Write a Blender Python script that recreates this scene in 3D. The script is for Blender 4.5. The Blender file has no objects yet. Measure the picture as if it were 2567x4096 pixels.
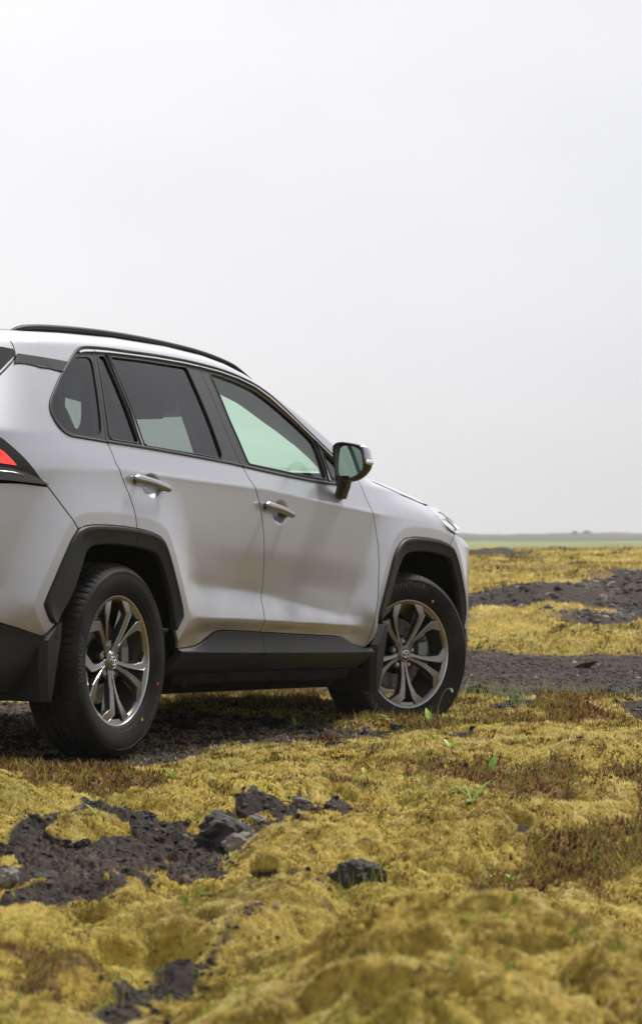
import bpy, bmesh, math, random
import numpy as np
from mathutils import Vector, Matrix, Euler
from mathutils.geometry import delaunay_2d_cdt
rng=np.random.default_rng(7); random.seed(7)
R_=math.radians
scene=bpy.context.scene
# ------------------------------------------------------------------ camera, world, sun, exposure
CAMH=.82
cam_data=bpy.data.cameras.new('camera'); cam=bpy.data.objects.new('camera',cam_data)
scene.collection.objects.link(cam); scene.camera=cam
cam.location=(0,0,CAMH); cam.rotation_euler=(R_(90.43),0,0)
cam_data.sensor_fit='VERTICAL'; cam_data.sensor_height=36; cam_data.sensor_width=24
cam_data.lens=36*12500/4096
cam_data.clip_start=.1; cam_data.clip_end=20000
cam_data.dof.use_dof=True; cam_data.dof.focus_distance=11.8; cam_data.dof.aperture_fstop=8.5
SUN_EL,SUN_AZ=R_(54),R_(40)      # azimuth clockwise from +Y (the view direction)
world=bpy.data.worlds.new('World'); scene.world=world; world.use_nodes=True
nt=world.node_tree; nt.nodes.clear()
def N(t,kind,**kw):
    n=t.nodes.new(kind)
    for k,v in kw.items(): setattr(n,k,v)
    return n
wo=N(nt,'ShaderNodeOutputWorld'); bg=N(nt,'ShaderNodeBackground'); bg.inputs['Strength'].default_value=.1
sky=N(nt,'ShaderNodeTexSky',sky_type='NISHITA'); sky.sun_disc=False
sky.sun_elevation=SUN_EL; sky.sun_rotation=SUN_AZ; sky.air_density=1; sky.dust_density=3
tc=N(nt,'ShaderNodeTexCoord'); sx=N(nt,'ShaderNodeSeparateXYZ'); nt.links.new(tc.outputs['Generated'],sx.inputs[0])
# overcast deck: bright overhead and behind the camera side, greyer towards the far right
dot=N(nt,'ShaderNodeVectorMath',operation='DOT_PRODUCT'); dot.inputs[1].default_value=(-.62,.10,.78)
nt.links.new(tc.outputs['Generated'],dot.inputs[0])
rp=N(nt,'ShaderNodeValToRGB'); dmr=N(nt,'ShaderNodeMapRange'); dmr.inputs['From Min'].default_value=-1; nt.links.new(dot.outputs['Value'],dmr.inputs[0]); nt.links.new(dmr.outputs[0],rp.inputs[0])
el=rp.color_ramp.elements; el[0].position=0.0; el[0].color=(.72,.73,.77,1); el[1].position=.645; el[1].color=(.98,.98,.995,1)
for p_,c_ in ((.35,(.76,.77,.82,1)),(.47,(.73,.735,.785,1)),(.515,(.71,.715,.76,1)),(.55,(.80,.805,.845,1)),(.59,(.89,.89,.925,1))): e=rp.color_ramp.elements.new(p_); e.color=c_
nz=N(nt,'ShaderNodeTexNoise'); nz.inputs['Scale'].default_value=1.3; nz.inputs['Detail'].default_value=4; nz.inputs['Roughness'].default_value=.5
mp=N(nt,'ShaderNodeMapping'); mp.inputs['Scale'].default_value=(1,1,2.2); nt.links.new(tc.outputs['Generated'],mp.inputs[0]); nt.links.new(mp.outputs[0],nz.inputs[0])
nr=N(nt,'ShaderNodeMapRange'); nr.inputs['From Min'].default_value=.3; nr.inputs['From Max'].default_value=.7; nr.inputs['To Min'].default_value=.95; nr.inputs['To Max'].default_value=1.03
nt.links.new(nz.outputs[0],nr.inputs[0])
mu=N(nt,'ShaderNodeVectorMath',operation='SCALE'); nt.links.new(rp.outputs[0],mu.inputs[0]); nz2=N(nt,'ShaderNodeTexNoise'); nz2.inputs['Scale'].default_value=9; nz2.inputs['Detail'].default_value=5; nt.links.new(mp.outputs[0],nz2.inputs[0])
nr2=N(nt,'ShaderNodeMapRange'); nr2.inputs['From Min'].default_value=.35; nr2.inputs['From Max'].default_value=.65; nr2.inputs['To Min'].default_value=.978; nr2.inputs['To Max'].default_value=1.015; nt.links.new(nz2.outputs[0],nr2.inputs[0])
nm=N(nt,'ShaderNodeMath',operation='MULTIPLY'); nt.links.new(nr.outputs[0],nm.inputs[0]); nt.links.new(nr2.outputs[0],nm.inputs[1]); nt.links.new(nm.outputs[0],mu.inputs['Scale'])
# sky overhead dimmed so the sun gives the ground stronger contrast
sxz=mth_=N(nt,'ShaderNodeMapRange'); sxz.inputs['From Min'].default_value=.35; sxz.inputs['From Max'].default_value=.9; sxz.inputs['To Min'].default_value=1.0; sxz.inputs['To Max'].default_value=.40
nt.links.new(sx.outputs['Z'],sxz.inputs[0]); mu0=mu; mu=N(nt,'ShaderNodeVectorMath',operation='SCALE'); nt.links.new(mu0.outputs[0],mu.inputs[0]); nt.links.new(sxz.outputs[0],mu.inputs['Scale'])
m10=N(nt,'ShaderNodeVectorMath',operation='SCALE'); m10.inputs['Scale'].default_value=10.5; nt.links.new(mu.outputs[0],m10.inputs[0])
mx=N(nt,'ShaderNodeMixRGB'); mx.inputs[0].default_value=.93
nt.links.new(sky.outputs[0],mx.inputs[1]); nt.links.new(m10.outputs[0],mx.inputs[2])
nt.links.new(mx.outputs[0],bg.inputs[0]); nt.links.new(bg.outputs[0],wo.inputs[0])
sd=bpy.data.lights.new('sun','SUN'); sd.energy=4.5; sd.angle=R_(8); sd.color=(1,.965,.9)
sun=bpy.data.objects.new('sun',sd); scene.collection.objects.link(sun)
sv=Vector((math.sin(SUN_AZ)*math.cos(SUN_EL),math.cos(SUN_AZ)*math.cos(SUN_EL),math.sin(SUN_EL)))
sun.rotation_euler=sv.to_track_quat('Z','Y').to_euler(); sun.location=(0,0,30)
scene.view_settings.view_transform='Standard'; scene.view_settings.look='None'
scene.view_settings.exposure=0; scene.view_settings.gamma=1
scene.cycles.max_bounces=10; scene.cycles.transparent_max_bounces=12; scene.cycles.transmission_bounces=8
scene.cycles.volume_bounces=1
scene.cycles.volume_step_rate=10
COL=scene.collection
# ------------------------------------------------------------------ helpers
class MB:
    def __init__(s): s.v=[];s.f=[];s.n=0;s.nm=[];s.hasn=False;s.fc=[]
    def add(s,v,f,nm=None):
        v=np.asarray(v,float).reshape(-1,3); s.v.append(v)
        s.f+= [[i+s.n for i in q] for q in f]
        if nm is None: s.nm.append(np.zeros_like(v))
        else: s.nm.append(np.asarray(nm,float)); s.hasn=True
        s.n+=len(v); return s
    def build(s,name,mat,parent=None,smooth=True,flip=False,auto=None,label=None):
        V=np.concatenate(s.v); F=s.f; NM=np.concatenate(s.nm)
        if flip:
            V=V*[1,-1,1]; NM=NM*[1,-1,1]; F=[q[::-1] for q in F]
        me=bpy.data.meshes.new(name)
        me.vertices.add(len(V)); me.vertices.foreach_set('co',V.ravel())
        ls=np.array([len(q) for q in F]); li=np.array([i for q in F for i in q],dtype=np.int32)
        me.loops.add(len(li)); me.loops.foreach_set('vertex_index',li)
        me.polygons.add(len(F)); st=np.r_[0,np.cumsum(ls)[:-1]].astype(np.int32)
        me.polygons.foreach_set('loop_start',st)
        me.polygons.foreach_set('use_smooth',np.full(len(F),bool(smooth)))
        me.update(calc_edges=True); me.validate()
        if auto is not None:
            bm=bmesh.new(); bm.from_mesh(me); bmesh.ops.remove_doubles(bm,verts=bm.verts,dist=1e-5)
            for e in bm.edges:
                if len(e.link_faces)==2 and e.calc_face_angle(0)>R_(auto): e.smooth=False
            bm.to_mesh(me); bm.free()
        elif s.hasn and smooth:
            vn=np.zeros((len(me.vertices),3)); me.vertices.foreach_get('co',vn.ravel())
            base=np.zeros(len(me.vertices)*3); me.vertices.foreach_get('normal',base); base=base.reshape(-1,3)
            z=(np.abs(NM).sum(1)<1e-6)[:,None]
            nn=np.where(z,base,NM); nn/=np.maximum(np.linalg.norm(nn,axis=1),1e-9)[:,None]
            me.normals_split_custom_set_from_vertices(nn.tolist())
        me.materials.append(mat)
        o=bpy.data.objects.new(name,me); COL.objects.link(o); o.parent=parent
        if label: o['label']=label
        return o
def empty(name,loc=(0,0,0),rot=(0,0,0),parent=None):
    o=bpy.data.objects.new(name,None); COL.objects.link(o); o.location=loc; o.rotation_euler=rot; o.parent=parent
    o.empty_display_size=.1; return o
def tag(o,label=None,cat=None,group=None,kind=None):
    if label:o['label']=label
    if cat:o['category']=cat
    if group:o['group']=group
    if kind:o['kind']=kind
    return o
def gridf(n,m,closed_m=False,off=0):
    F=[]
    for i in range(n-1):
        for j in range(m if closed_m else m-1):
            k=(j+1)%m; F.append([off+i*m+j,off+i*m+k,off+(i+1)*m+k,off+(i+1)*m+j])
    return F
def gridmb(mb,P,closed=False,flipf=False,nm=None):
    n,m=P.shape[:2]; F=gridf(n,m,closed)
    if flipf: F=[q[::-1] for q in F]
    mb.add(P.reshape(-1,3),F,None if nm is None else nm.reshape(-1,3)); return mb
def resample(P,n=None,step=None,closed=False):
    P=np.asarray(P,float)
    if closed: P=np.r_[P,P[:1]]
    d=np.r_[0,np.cumsum(np.linalg.norm(np.diff(P,axis=0),axis=1))]
    if n is None: n=max(2,int(d[-1]/step)+1)
    t=np.linspace(0,d[-1],n+(1 if closed else 0))
    Q=np.stack([np.interp(t,d,P[:,k]) for k in range(P.shape[1])],1)
    return Q[:-1] if closed else Q
def smooth_line(P,it=2,closed=False):
    P=np.asarray(P,float)
    for _ in range(it):   # Chaikin
        if closed: A=P;Bq=np.roll(P,-1,0)
        else: A=P[:-1];Bq=P[1:]
        Q=np.empty((len(A)*2,P.shape[1])); Q[0::2]=.75*A+.25*Bq; Q[1::2]=.25*A+.75*Bq
        if not closed: Q=np.r_[P[:1],Q,P[-1:]]
        P=Q
    return P
def tube(mb,path,r,n=8,cap=True,sq=None,up=(0,0,1)):
    path=np.asarray(path,float); m=len(path); r=np.broadcast_to(r,(m,))
    T_=np.gradient(path,axis=0) if m>2 else np.repeat([path[-1]-path[0]],m,0)
    T_/=np.linalg.norm(T_,axis=1)[:,None]
    up=np.array(up,float); a=np.cross(T_,up); bad=np.linalg.norm(a,axis=1)<1e-4; a[bad]=np.cross(T_[bad],[1,0,.01]); a/=np.linalg.norm(a,axis=1)[:,None]
    b=np.cross(a,T_)
    th=np.linspace(0,2*np.pi,n,endpoint=False)
    sqa,sqb=sq or (1,1)
    P=path[:,None]+r[:,None,None]*(np.cos(th)[None,:,None]*a[:,None]*sqa+np.sin(th)[None,:,None]*b[:,None]*sqb)
    F=gridf(m,n,True)
    if cap: F+= [list(range(n)),[ (m-1)*n+i for i in range(n)][::-1]]
    mb.add(P.reshape(-1,3),F); return mb
def box(mb,c,s,rot=None,bev=0):
    c=np.array(c,float); s=np.array(s,float)/2
    V=np.array([[x,y,z] for x in(-1,1) for y in(-1,1) for z in(-1,1)],float)*s
    if rot is not None: V=V@np.array(rot).T
    mb.add(V+c,[[0,1,3,2],[4,6,7,5],[0,4,5,1],[2,3,7,6],[0,2,6,4],[1,5,7,3]]); return mb
def rbox(mb,c,s,r,n=4):   # rounded box through superellipsoid-like grid
    c=np.array(c,float); h=np.array(s,float)/2; r=min(r,*h)
    bm=bmesh.new(); bmesh.ops.create_cube(bm,size=1)
    for v in bm.verts: v.co=Vector([v.co[i]*h[i]*2 for i in range(3)])
    bmesh.ops.bevel(bm,geom=list(bm.edges),offset=r,segments=n,profile=.5,affect='EDGES')
    bm.verts.index_update()
    mb.add([[*v.co] for v in bm.verts]+c,[[v.index for v in f.verts] for f in bm.faces]); bm.free(); return mb
# ------------------------------------------------------------------ materials
def mat(name,base=(.5,.5,.5),rough=.5,metal=0,coat=0,coatr=.05,spec=.5,trans=0,emit=None,estr=1,ior=None):
    m=bpy.data.materials.new(name); m.use_nodes=True; p=m.node_tree.nodes['Principled BSDF']
    p.inputs['Base Color'].default_value=(*base,1); p.inputs['Roughness'].default_value=rough; p.inputs['Metallic'].default_value=metal
    p.inputs['Coat Weight'].default_value=coat; p.inputs['Coat Roughness'].default_value=coatr; p.inputs['Specular IOR Level'].default_value=spec
    p.inputs['Transmission Weight'].default_value=trans
    if ior: p.inputs['IOR'].default_value=ior
    if emit: p.inputs['Emission Color'].default_value=(*emit,1); p.inputs['Emission Strength'].default_value=estr
    return m
def bump(m,scale=200,strength=.1,dist=.001,detail=3,kind='noise',coord='Object',rough_var=None):
    t=m.node_tree; p=t.nodes['Principled BSDF']; c=N(t,'ShaderNodeTexCoord')
    n=N(t,'ShaderNodeTexNoise'); n.inputs['Scale'].default_value=scale; n.inputs['Detail'].default_value=detail
    t.links.new(c.outputs[coord],n.inputs[0]); b=N(t,'ShaderNodeBump'); b.inputs['Strength'].default_value=strength; b.inputs['Distance'].default_value=dist
    t.links.new(n.outputs[0],b.inputs['Height']); t.links.new(b.outputs[0],p.inputs['Normal'])
    if rough_var:
        r=N(t,'ShaderNodeMapRange'); r.inputs['To Min'].default_value=rough_var[0]; r.inputs['To Max'].default_value=rough_var[1]
        n2=N(t,'ShaderNodeTexNoise'); n2.inputs['Scale'].default_value=rough_var[2]; t.links.new(c.outputs[coord],n2.inputs[0]); t.links.new(n2.outputs[0],r.inputs[0]); t.links.new(r.outputs[0],p.inputs['Roughness'])
    return m
def tintvar(m,c1,c2,scale=10,lo=.4,hi=.65,detail=5):
    t=m.node_tree; p=t.nodes['Principled BSDF']; c=N(t,'ShaderNodeTexCoord')
    n=N(t,'ShaderNodeTexNoise'); n.inputs['Scale'].default_value=scale; n.inputs['Detail'].default_value=detail; t.links.new(c.outputs['Object'],n.inputs[0])
    r=N(t,'ShaderNodeValToRGB'); r.color_ramp.elements[0].position=lo; r.color_ramp.elements[1].position=hi
    r.color_ramp.elements[0].color=(*c1,1); r.color_ramp.elements[1].color=(*c2,1); t.links.new(n.outputs[0],r.inputs[0]); t.links.new(r.outputs[0],p.inputs['Base Color']); return m
def glassmat(name,col,gloss=.03):
    m=bpy.data.materials.new(name); m.use_nodes=True; t=m.node_tree; t.nodes.clear()
    o=N(t,'ShaderNodeOutputMaterial'); tr=N(t,'ShaderNodeBsdfTransparent'); tr.inputs[0].default_value=(*col,1)
    g=N(t,'ShaderNodeBsdfGlossy'); g.inputs['Roughness'].default_value=gloss; g.inputs[0].default_value=(.9,.9,.9,1)
    fr=N(t,'ShaderNodeFresnel'); ge=N(t,'ShaderNodeNewGeometry'); io=N(t,'ShaderNodeMapRange'); io.inputs['To Min'].default_value=1.5; io.inputs['To Max'].default_value=1/1.5
    t.links.new(ge.outputs['Backfacing'],io.inputs[0]); t.links.new(io.outputs[0],fr.inputs[0]); mx=N(t,'ShaderNodeMixShader')
    t.links.new(fr.outputs[0],mx.inputs[0]); t.links.new(tr.outputs[0],mx.inputs[1]); t.links.new(g.outputs[0],mx.inputs[2]); t.links.new(mx.outputs[0],o.inputs[0])
    return m
def paintmat():
    m=mat('silver_paint',(.455,.465,.505),.38,.55,.8,.13,.5)
    t=m.node_tree;p=t.nodes['Principled BSDF']; c=N(t,'ShaderNodeTexCoord')
    # fine metallic flake
    v=N(t,'ShaderNodeTexVoronoi'); v.inputs['Scale'].default_value=900; t.links.new(c.outputs['Object'],v.inputs[0])
    r=N(t,'ShaderNodeMapRange'); r.inputs['To Min'].default_value=.30; r.inputs['To Max'].default_value=.42
    t.links.new(v.outputs['Distance'],r.inputs[0]); t.links.new(r.outputs[0],p.inputs['Roughness'])
    # sparse water droplets and dirt speckle
    v2=N(t,'ShaderNodeTexVoronoi'); v2.inputs['Scale'].default_value=75; t.links.new(c.outputs['Object'],v2.inputs[0])
    n2=N(t,'ShaderNodeTexNoise'); n2.inputs['Scale'].default_value=9; t.links.new(c.outputs['Object'],n2.inputs[0])
    th=N(t,'ShaderNodeMath',operation='MULTIPLY'); t.links.new(n2.outputs[0],th.inputs[0]); th.inputs[1].default_value=.24
    cmp=N(t,'ShaderNodeMath',operation='LESS_THAN'); t.links.new(v2.outputs['Distance'],cmp.inputs[0]); t.links.new(th.outputs[0],cmp.inputs[1])
    # only a third of the cells
    sp=N(t,'ShaderNodeSeparateColor'); t.links.new(v2.outputs['Color'],sp.inputs[0]); g=N(t,'ShaderNodeMath',operation='GREATER_THAN'); t.links.new(sp.outputs[0],g.inputs[0]); g.inputs[1].default_value=.72
    mm=N(t,'ShaderNodeMath',operation='MULTIPLY'); t.links.new(cmp.outputs[0],mm.inputs[0]); t.links.new(g.outputs[0],mm.inputs[1])
    b=N(t,'ShaderNodeBump'); b.inputs['Strength'].default_value=.6; b.inputs['Distance'].default_value=.0012
    t.links.new(mm.outputs[0],b.inputs['Height']); t.links.new(b.outputs[0],p.inputs['Normal']); t.links.new(b.outputs[0],p.inputs['Coat Normal'])
    # road dust towards the sills
    sx=N(t,'ShaderNodeSeparateXYZ'); t.links.new(c.outputs['Object'],sx.inputs[0])
    mr=N(t,'ShaderNodeMapRange'); mr.inputs['From Min'].default_value=.75; mr.inputs['From Max'].default_value=.42; t.links.new(sx.outputs['Z'],mr.inputs[0])
    n3=N(t,'ShaderNodeTexNoise'); n3.inputs['Scale'].default_value=6; n3.inputs['Detail'].default_value=6; t.links.new(c.outputs['Object'],n3.inputs[0])
    q=N(t,'ShaderNodeMath',operation='MULTIPLY'); t.links.new(mr.outputs[0],q.inputs[0]); t.links.new(n3.outputs[0],q.inputs[1]); q2=N(t,'ShaderNodeMath',operation='MULTIPLY'); t.links.new(q.outputs[0],q2.inputs[0]); q2.inputs[1].default_value=1.15
    mc=N(t,'ShaderNodeMixRGB'); mc.inputs[1].default_value=(.455,.465,.505,1); mc.inputs[2].default_value=(.20,.175,.145,1); t.links.new(q2.outputs[0],mc.inputs[0]); t.links.new(mc.outputs[0],p.inputs['Base Color'])
    return m
M={}
M['paint']=paintmat()
M['clad']=bump(mat('textured_black_plastic',(.015,.015,.016),.55,0,0,.1,.3),900,.25,.0006,2)
M['black']=mat('gloss_black_trim',(.012,.012,.013),.22,0,.4,.05)
M['pillar']=bump(mat('satin_black_pillar',(.02,.02,.021),.35),1200,.1,.0004)
M['rubber']=bump(mat('black_rubber',(.012,.012,.013),.6),300,.2,.0006)
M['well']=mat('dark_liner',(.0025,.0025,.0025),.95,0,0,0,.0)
M['under']=tintvar(mat('underbody',(.01,.01,.01),.85,0,0,0,.1),(.003,.003,.003),(.012,.010,.009),12)
M['barrel']=mat('dark_barrel',(.07,.066,.062),.4,.7,.2,.1)
M['chrome']=mat('bright_chrome',(.86,.87,.88),.16,1)
M['silver']=mat('satin_silver_handle',(.27,.27,.28),.42,.7,.6,.05)
M['tyre']=tintvar(bump(mat('tyre_rubber',(.008,.008,.008),.7,0,0,.1,.22),60,.25,.0012,5),(.004,.004,.0045),(.020,.0175,.0145),6)
M['rim']=bump(mat('gunmetal_alloy',(.215,.205,.197),.33,.85,.5,.12),60,.03,.0005)
M['rimedge']=mat('bright_alloy_edge',(.50,.485,.47),.25,.95,.4,.1)
M['lug']=mat('lug_nut_metal',(.36,.34,.32),.3,.95)
M['disc']=tintvar(mat('brake_disc',(.2,.19,.18),.45,.8),(.12,.10,.09),(.26,.25,.24),30)
M['caliper']=bump(mat('cast_caliper',(.19,.20,.18),.55,.4),150,.4,.002)
M['cap']=mat('black_cap',(.01,.01,.011),.12,0,.8,.03)
M['gclear']=glassmat('clear_green_glass',(.73,.96,.79),.01)
M['gwind']=glassmat('windscreen_glass',(.90,1.0,.92),.01)
M['gdark']=glassmat('privacy_glass',(.30,.335,.335),.015)
M['interior']=bump(mat('dark_interior',(.03,.03,.032),.8),200,.2,.001)
M['headliner']=mat('grey_headliner',(.55,.55,.53),.9,0,0,0,.1)
M['dash']=mat('dash_top',(.11,.115,.11),.6)
M['seat']=bump(mat('black_seat',(.022,.022,.024),.55),120,.3,.001)
M['mirror']=mat('mirror_painted_green',(.60,.82,.70),.02,1)  # green of the reflected windows put into the mirror colour
M['spokeside']=mat('dark_spoke_side',(.045,.042,.04),.35,.6,.4,.1)
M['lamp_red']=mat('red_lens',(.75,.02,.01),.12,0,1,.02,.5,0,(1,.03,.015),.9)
M['lamp_dark']=mat('smoked_lens',(.03,.012,.012),.12,0,1,.03)
M['lamp_clear']=mat('clear_lens',(.86,.88,.92),.08,.25,1,.02)
M['orange']=mat('orange_dot',(.9,.38,.01),.6); M['red']=mat('red_dot',(.8,.04,.03),.6)
M['backglass']=mat('dark_rear_glass',(.012,.012,.013),.05,0,1,.02)
M['grille']=mat('grille_black',(.015,.015,.016),.4)
# ---------------------------------------------------------------- body surface
def _plan():
    pts=np.array([(-.975,0),(-.972,.25),(-.945,.50),(-.885,.69),(-.76,.815),(-.55,.875),(-.30,.895),(0,.9),(1.3,.9),(2.69,.9),(3.0,.9),
                  (3.25,.896),(3.48,.862),(3.60,.77),(3.66,.55),(3.69,.25),(3.70,0)])
    d=np.r_[0,np.cumsum(np.hypot(*np.diff(pts,axis=0).T))]
    s=np.arange(0,d[-1],.004)
    P=np.c_[np.interp(s,d,pts[:,0]),np.interp(s,d,pts[:,1])]
    # mirror-extend and smooth
    m=150
    A=np.r_[np.c_[P[1:m+1,0],-P[1:m+1,1]][::-1],P,np.c_[P[-m-1:-1,0],-P[-m-1:-1,1]][::-1]]
    for sg in (30,30):
        k=np.exp(-.5*(np.arange(-2*sg,2*sg+1)/(sg*.6))**2);k/=k.sum()
        A=np.c_[np.convolve(np.pad(A[:,0],2*sg,'edge'),k,'valid'),np.convolve(np.pad(A[:,1],2*sg,'edge'),k,'valid')]
    P=A[m:m+len(s)]; P[0,1]=0;P[-1,1]=0
    d=np.r_[0,np.cumsum(np.hypot(*np.diff(P,axis=0).T))]
    i0=np.argmin(np.abs(P[:,0]-1.3)); u=d-d[i0]+P[i0,0]
    T=np.gradient(P,axis=0); T/=np.hypot(*T.T)[:,None]
    N=np.c_[-T[:,1],T[:,0]]   # outward normal (x,w)
    return u,P,N
PU,PP,PN=_plan()
def tab(u,*kv):
    a=np.array(kv).reshape(-1,2); return np.interp(u,a[:,0],a[:,1])
# cladding outlines (u,z): outer edge and opening edge, from rear-bottom over the top to front-bottom
ARCH={}
def smin01(t): return np.clip(t,0,1)
def zb(u): # belt line height (bottom of side windows), further forward the fender top band
    return tab(u,-2,1.19,-.5,1.185,-.33,1.176,0,1.168,.25,1.158,.6,1.143,1.06,1.124,1.66,1.094,2.0,1.086,2.25,1.088,2.5,1.085,2.75,1.068,3.0,1.035,3.2,1.0,3.35,.965,3.5,.90,4.4,.86)
def wb(u):
    return tab(u,-2,.872,-.5,.868,2.0,.868,2.2,.864,2.5,.835,2.9,.80,3.3,.79,3.6,.82,4.4,.82)
def T(u): # top edge of the side wall
    return tab(u,-2,1.555,-.6,1.558,-.3,1.566,0,1.583,.42,1.600,.865,1.603,1.18,1.591,1.35,1.572,1.5,1.54,1.65,1.488,1.8,1.425,2.0,1.327,2.2,1.218,2.30,1.168,2.4,1.146,2.55,1.135,2.75,1.118,3.0,1.088,3.2,1.058,3.35,1.025,3.5,.965,3.7,.93,4.4,.875)
def zs(u): # shoulder crease
    return tab(u,-2,1.03,-.6,1.04,0,1.06,1.2,1.035,2.2,.975,2.8,.94,3.3,.86,4.4,.80)
LO=[ # rows: list of (u,z,w) control, interpolated over u
 [(-2,.20,.80),(4.4,.20,.80)],
 [(-2,.36,.875),(4.4,.36,.875)],
 [(-2,.44,.872),(.4,.43,.878),(.8,.455,.878),(1.9,.45,.878),(2.3,.43,.882),(4.4,.43,.885)],
 [(-2,.50,.885),(.35,.50,.892),(.6,.520,.904),(1.2,.508,.906),(1.9,.488,.896),(2.2,.48,.886),(4.4,.48,.888)],
 [(-2,.512,.887),(.35,.512,.893),(.6,.532,.9015),(1.2,.520,.9025),(1.9,.500,.894),(2.2,.492,.8855),(4.4,.492,.888)],
 [(-2,.60,.895),(.3,.64,.894),(.75,.635,.884),(1.0,.628,.874),(1.25,.610,.874),(1.6,.570,.878),(1.95,.53,.884),(2.2,.53,.885),(4.4,.6,.888)],
 [(-2,.70,.897),(.3,.72,.898),(.75,.70,.890),(1.0,.675,.880),(1.25,.665,.879),(1.6,.64,.879),(2.1,.60,.884),(4.4,.68,.888)],
 [(-2,.84,.900),(.3,.86,.902),(.9,.80,.897),(1.6,.78,.894),(2.2,.76,.893),(4.4,.78,.884)],
]
def base_w(u,z):
    u=np.asarray(u,float);z=np.asarray(z,float)
    rows=[]
    for r in LO:
        a=np.array(r); rows.append((np.interp(u,a[:,0],a[:,1]),np.interp(u,a[:,0],a[:,2])))
    z6=rows[-1][0]
    s=np.maximum(zs(u),z6+.05); ws=tab(u,-2,.902,1.0,.9055,2.3,.901,3.0,.892,4.4,.88); k=tab(u,-2,.2,-.3,.3,.3,1,2.6,1,3.1,.4,4,.3)
    rows.append((s-.014,ws-.0006*k)); rows.append((s,ws)); rows.append((s+.014,ws-.0058*k))
    b=zb(u); rows.append((np.maximum(b,rows[-1][0]+.02),wb(u)))
    Z=np.array([r[0] for r in rows]); W=np.array([r[1] for r in rows])
    # PCHIP along z
    n=len(rows); h=np.diff(Z,axis=0); dl=np.diff(W,axis=0)/h
    M=np.zeros_like(W); M[0]=dl[0];M[-1]=dl[-1]
    for i in range(1,n-1):
        same=dl[i-1]*dl[i]>0
        w1=2*h[i]+h[i-1];w2=h[i]+2*h[i-1]
        den=np.where(same,w1/np.where(same,dl[i-1],1)+w2/np.where(same,dl[i],1),1)
        M[i]=np.where(same,(w1+w2)/den,0)
    out=np.zeros_like(z+u)
    for i in range(n-1):
        m=(z>=Z[i])&((z<Z[i+1])) if i>0 else (z<Z[1])
        t=np.clip((z-Z[i])/h[i],-1.5,1); 
        v=(2*t**3-3*t**2+1)*W[i]+(t**3-2*t**2+t)*h[i]*M[i]+(-2*t**3+3*t**2)*W[i+1]+(t**3-t**2)*h[i]*M[i+1]
        out=np.where(m,v,out)
    dz=z-Z[-1]
    g=W[-1]-.36*dz-.27*dz*dz
    # fender / hood zone: flatter shoulder
    g2=W[-1]-1.0*dz
    k=np.clip((u-2.1)/.3,0,1)
    g=np.where(u>2.1,g*(1-k)+g2*k,g)
    out=np.where(z>=Z[-1],g,out)
    return out
def polydist(u,z,P):
    u=np.asarray(u,float);z=np.asarray(z,float)
    best=np.full(np.broadcast(u,z).shape,9.)
    for a,b in zip(P[:-1],P[1:]):
        dx,dz=b[0]-a[0],b[1]-a[1]; L=dx*dx+dz*dz+1e-12
        t=np.clip(((u-a[0])*dx+(z-a[1])*dz)/L,0,1)
        best=np.minimum(best,np.hypot(u-a[0]-t*dx,z-a[1]-t*dz))
    return best
def inpoly(u,z,P):
    u=np.asarray(u,float);z=np.asarray(z,float)
    c=np.zeros(np.broadcast(u,z).shape,bool); n=len(P)
    for i in range(n):
        x1,y1=P[i];x2,y2=P[(i+1)%n]
        k=((y1>z)!=(y2>z))&(u<(x2-x1)*(z-y1)/((y2-y1) if y2!=y1 else 1e-12)+x1)
        c^=k
    return c
FLARE_W={'r':.919,'f':.919}
HANDLES=[(.225,1.012),(1.325,.947)]
def off(u,z):
    w=base_w(u,z)
    # rolled top
    t=T(u); R=.055
    q=np.clip((z-(t-R))/R,0,1)
    roll=R*(1-np.sqrt(np.clip(1-(q*.985)**2,0,1)))
    w=w-roll*1.1
    # extra lean of the rear face
    dz=np.clip(z-1.17,0,None)
    e=tab(u,-2,.55,-1.2,.5,-.75,.28,-.45,.04,-.3,0,4,0)
    w=w-e*dz
    w=w-np.clip(u-3.15,0,.5)*np.clip(z-.85,0,.3)*1.5
    # rear bumper bulge at the bottom rear / front
    w=w+np.where(u<-.6,tab(u,-2,.02,-1.0,.02,-.6,0)*np.clip((.62-z)/.2,0,1),0)
    for k,P in ARCH.items():
        d=polydist(u,z,P['outer']); ins=inpoly(u,z,P['outer']); d=np.where(ins,0,d)
        d=np.where(z>1.05,np.maximum(d,(z-1.05)*2),d)
        wd=.19
        q=np.clip(1-(np.sqrt(np.maximum(d-.045,0)**2+.00003)-.0055)/wd,0,1); q=q*q*(1.15-.15*q)
        w=w+(np.maximum(FLARE_W[k],w)-w)*np.clip(q,0,1)
    for hu,hz in HANDLES:
        r=((u-hu)/.072)**2+((z-hz)/.050)**2
        w=w-.033*np.clip(1-r,0,1)**1.35
    return w-.9
def B(u,z,o=0.):
    """(u,z) on the side wall -> car coordinates (x, w outward to the right, z)"""
    u=np.asarray(u,float);z=np.asarray(z,float)
    f=off(u,z)+o
    x=np.interp(u,PU,PP[:,0]);w=np.interp(u,PU,PP[:,1]);nx=np.interp(u,PU,PN[:,0]);nw=np.interp(u,PU,PN[:,1])
    return np.stack([x+nx*f,w+nw*f,z+0*u],-1)
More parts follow.
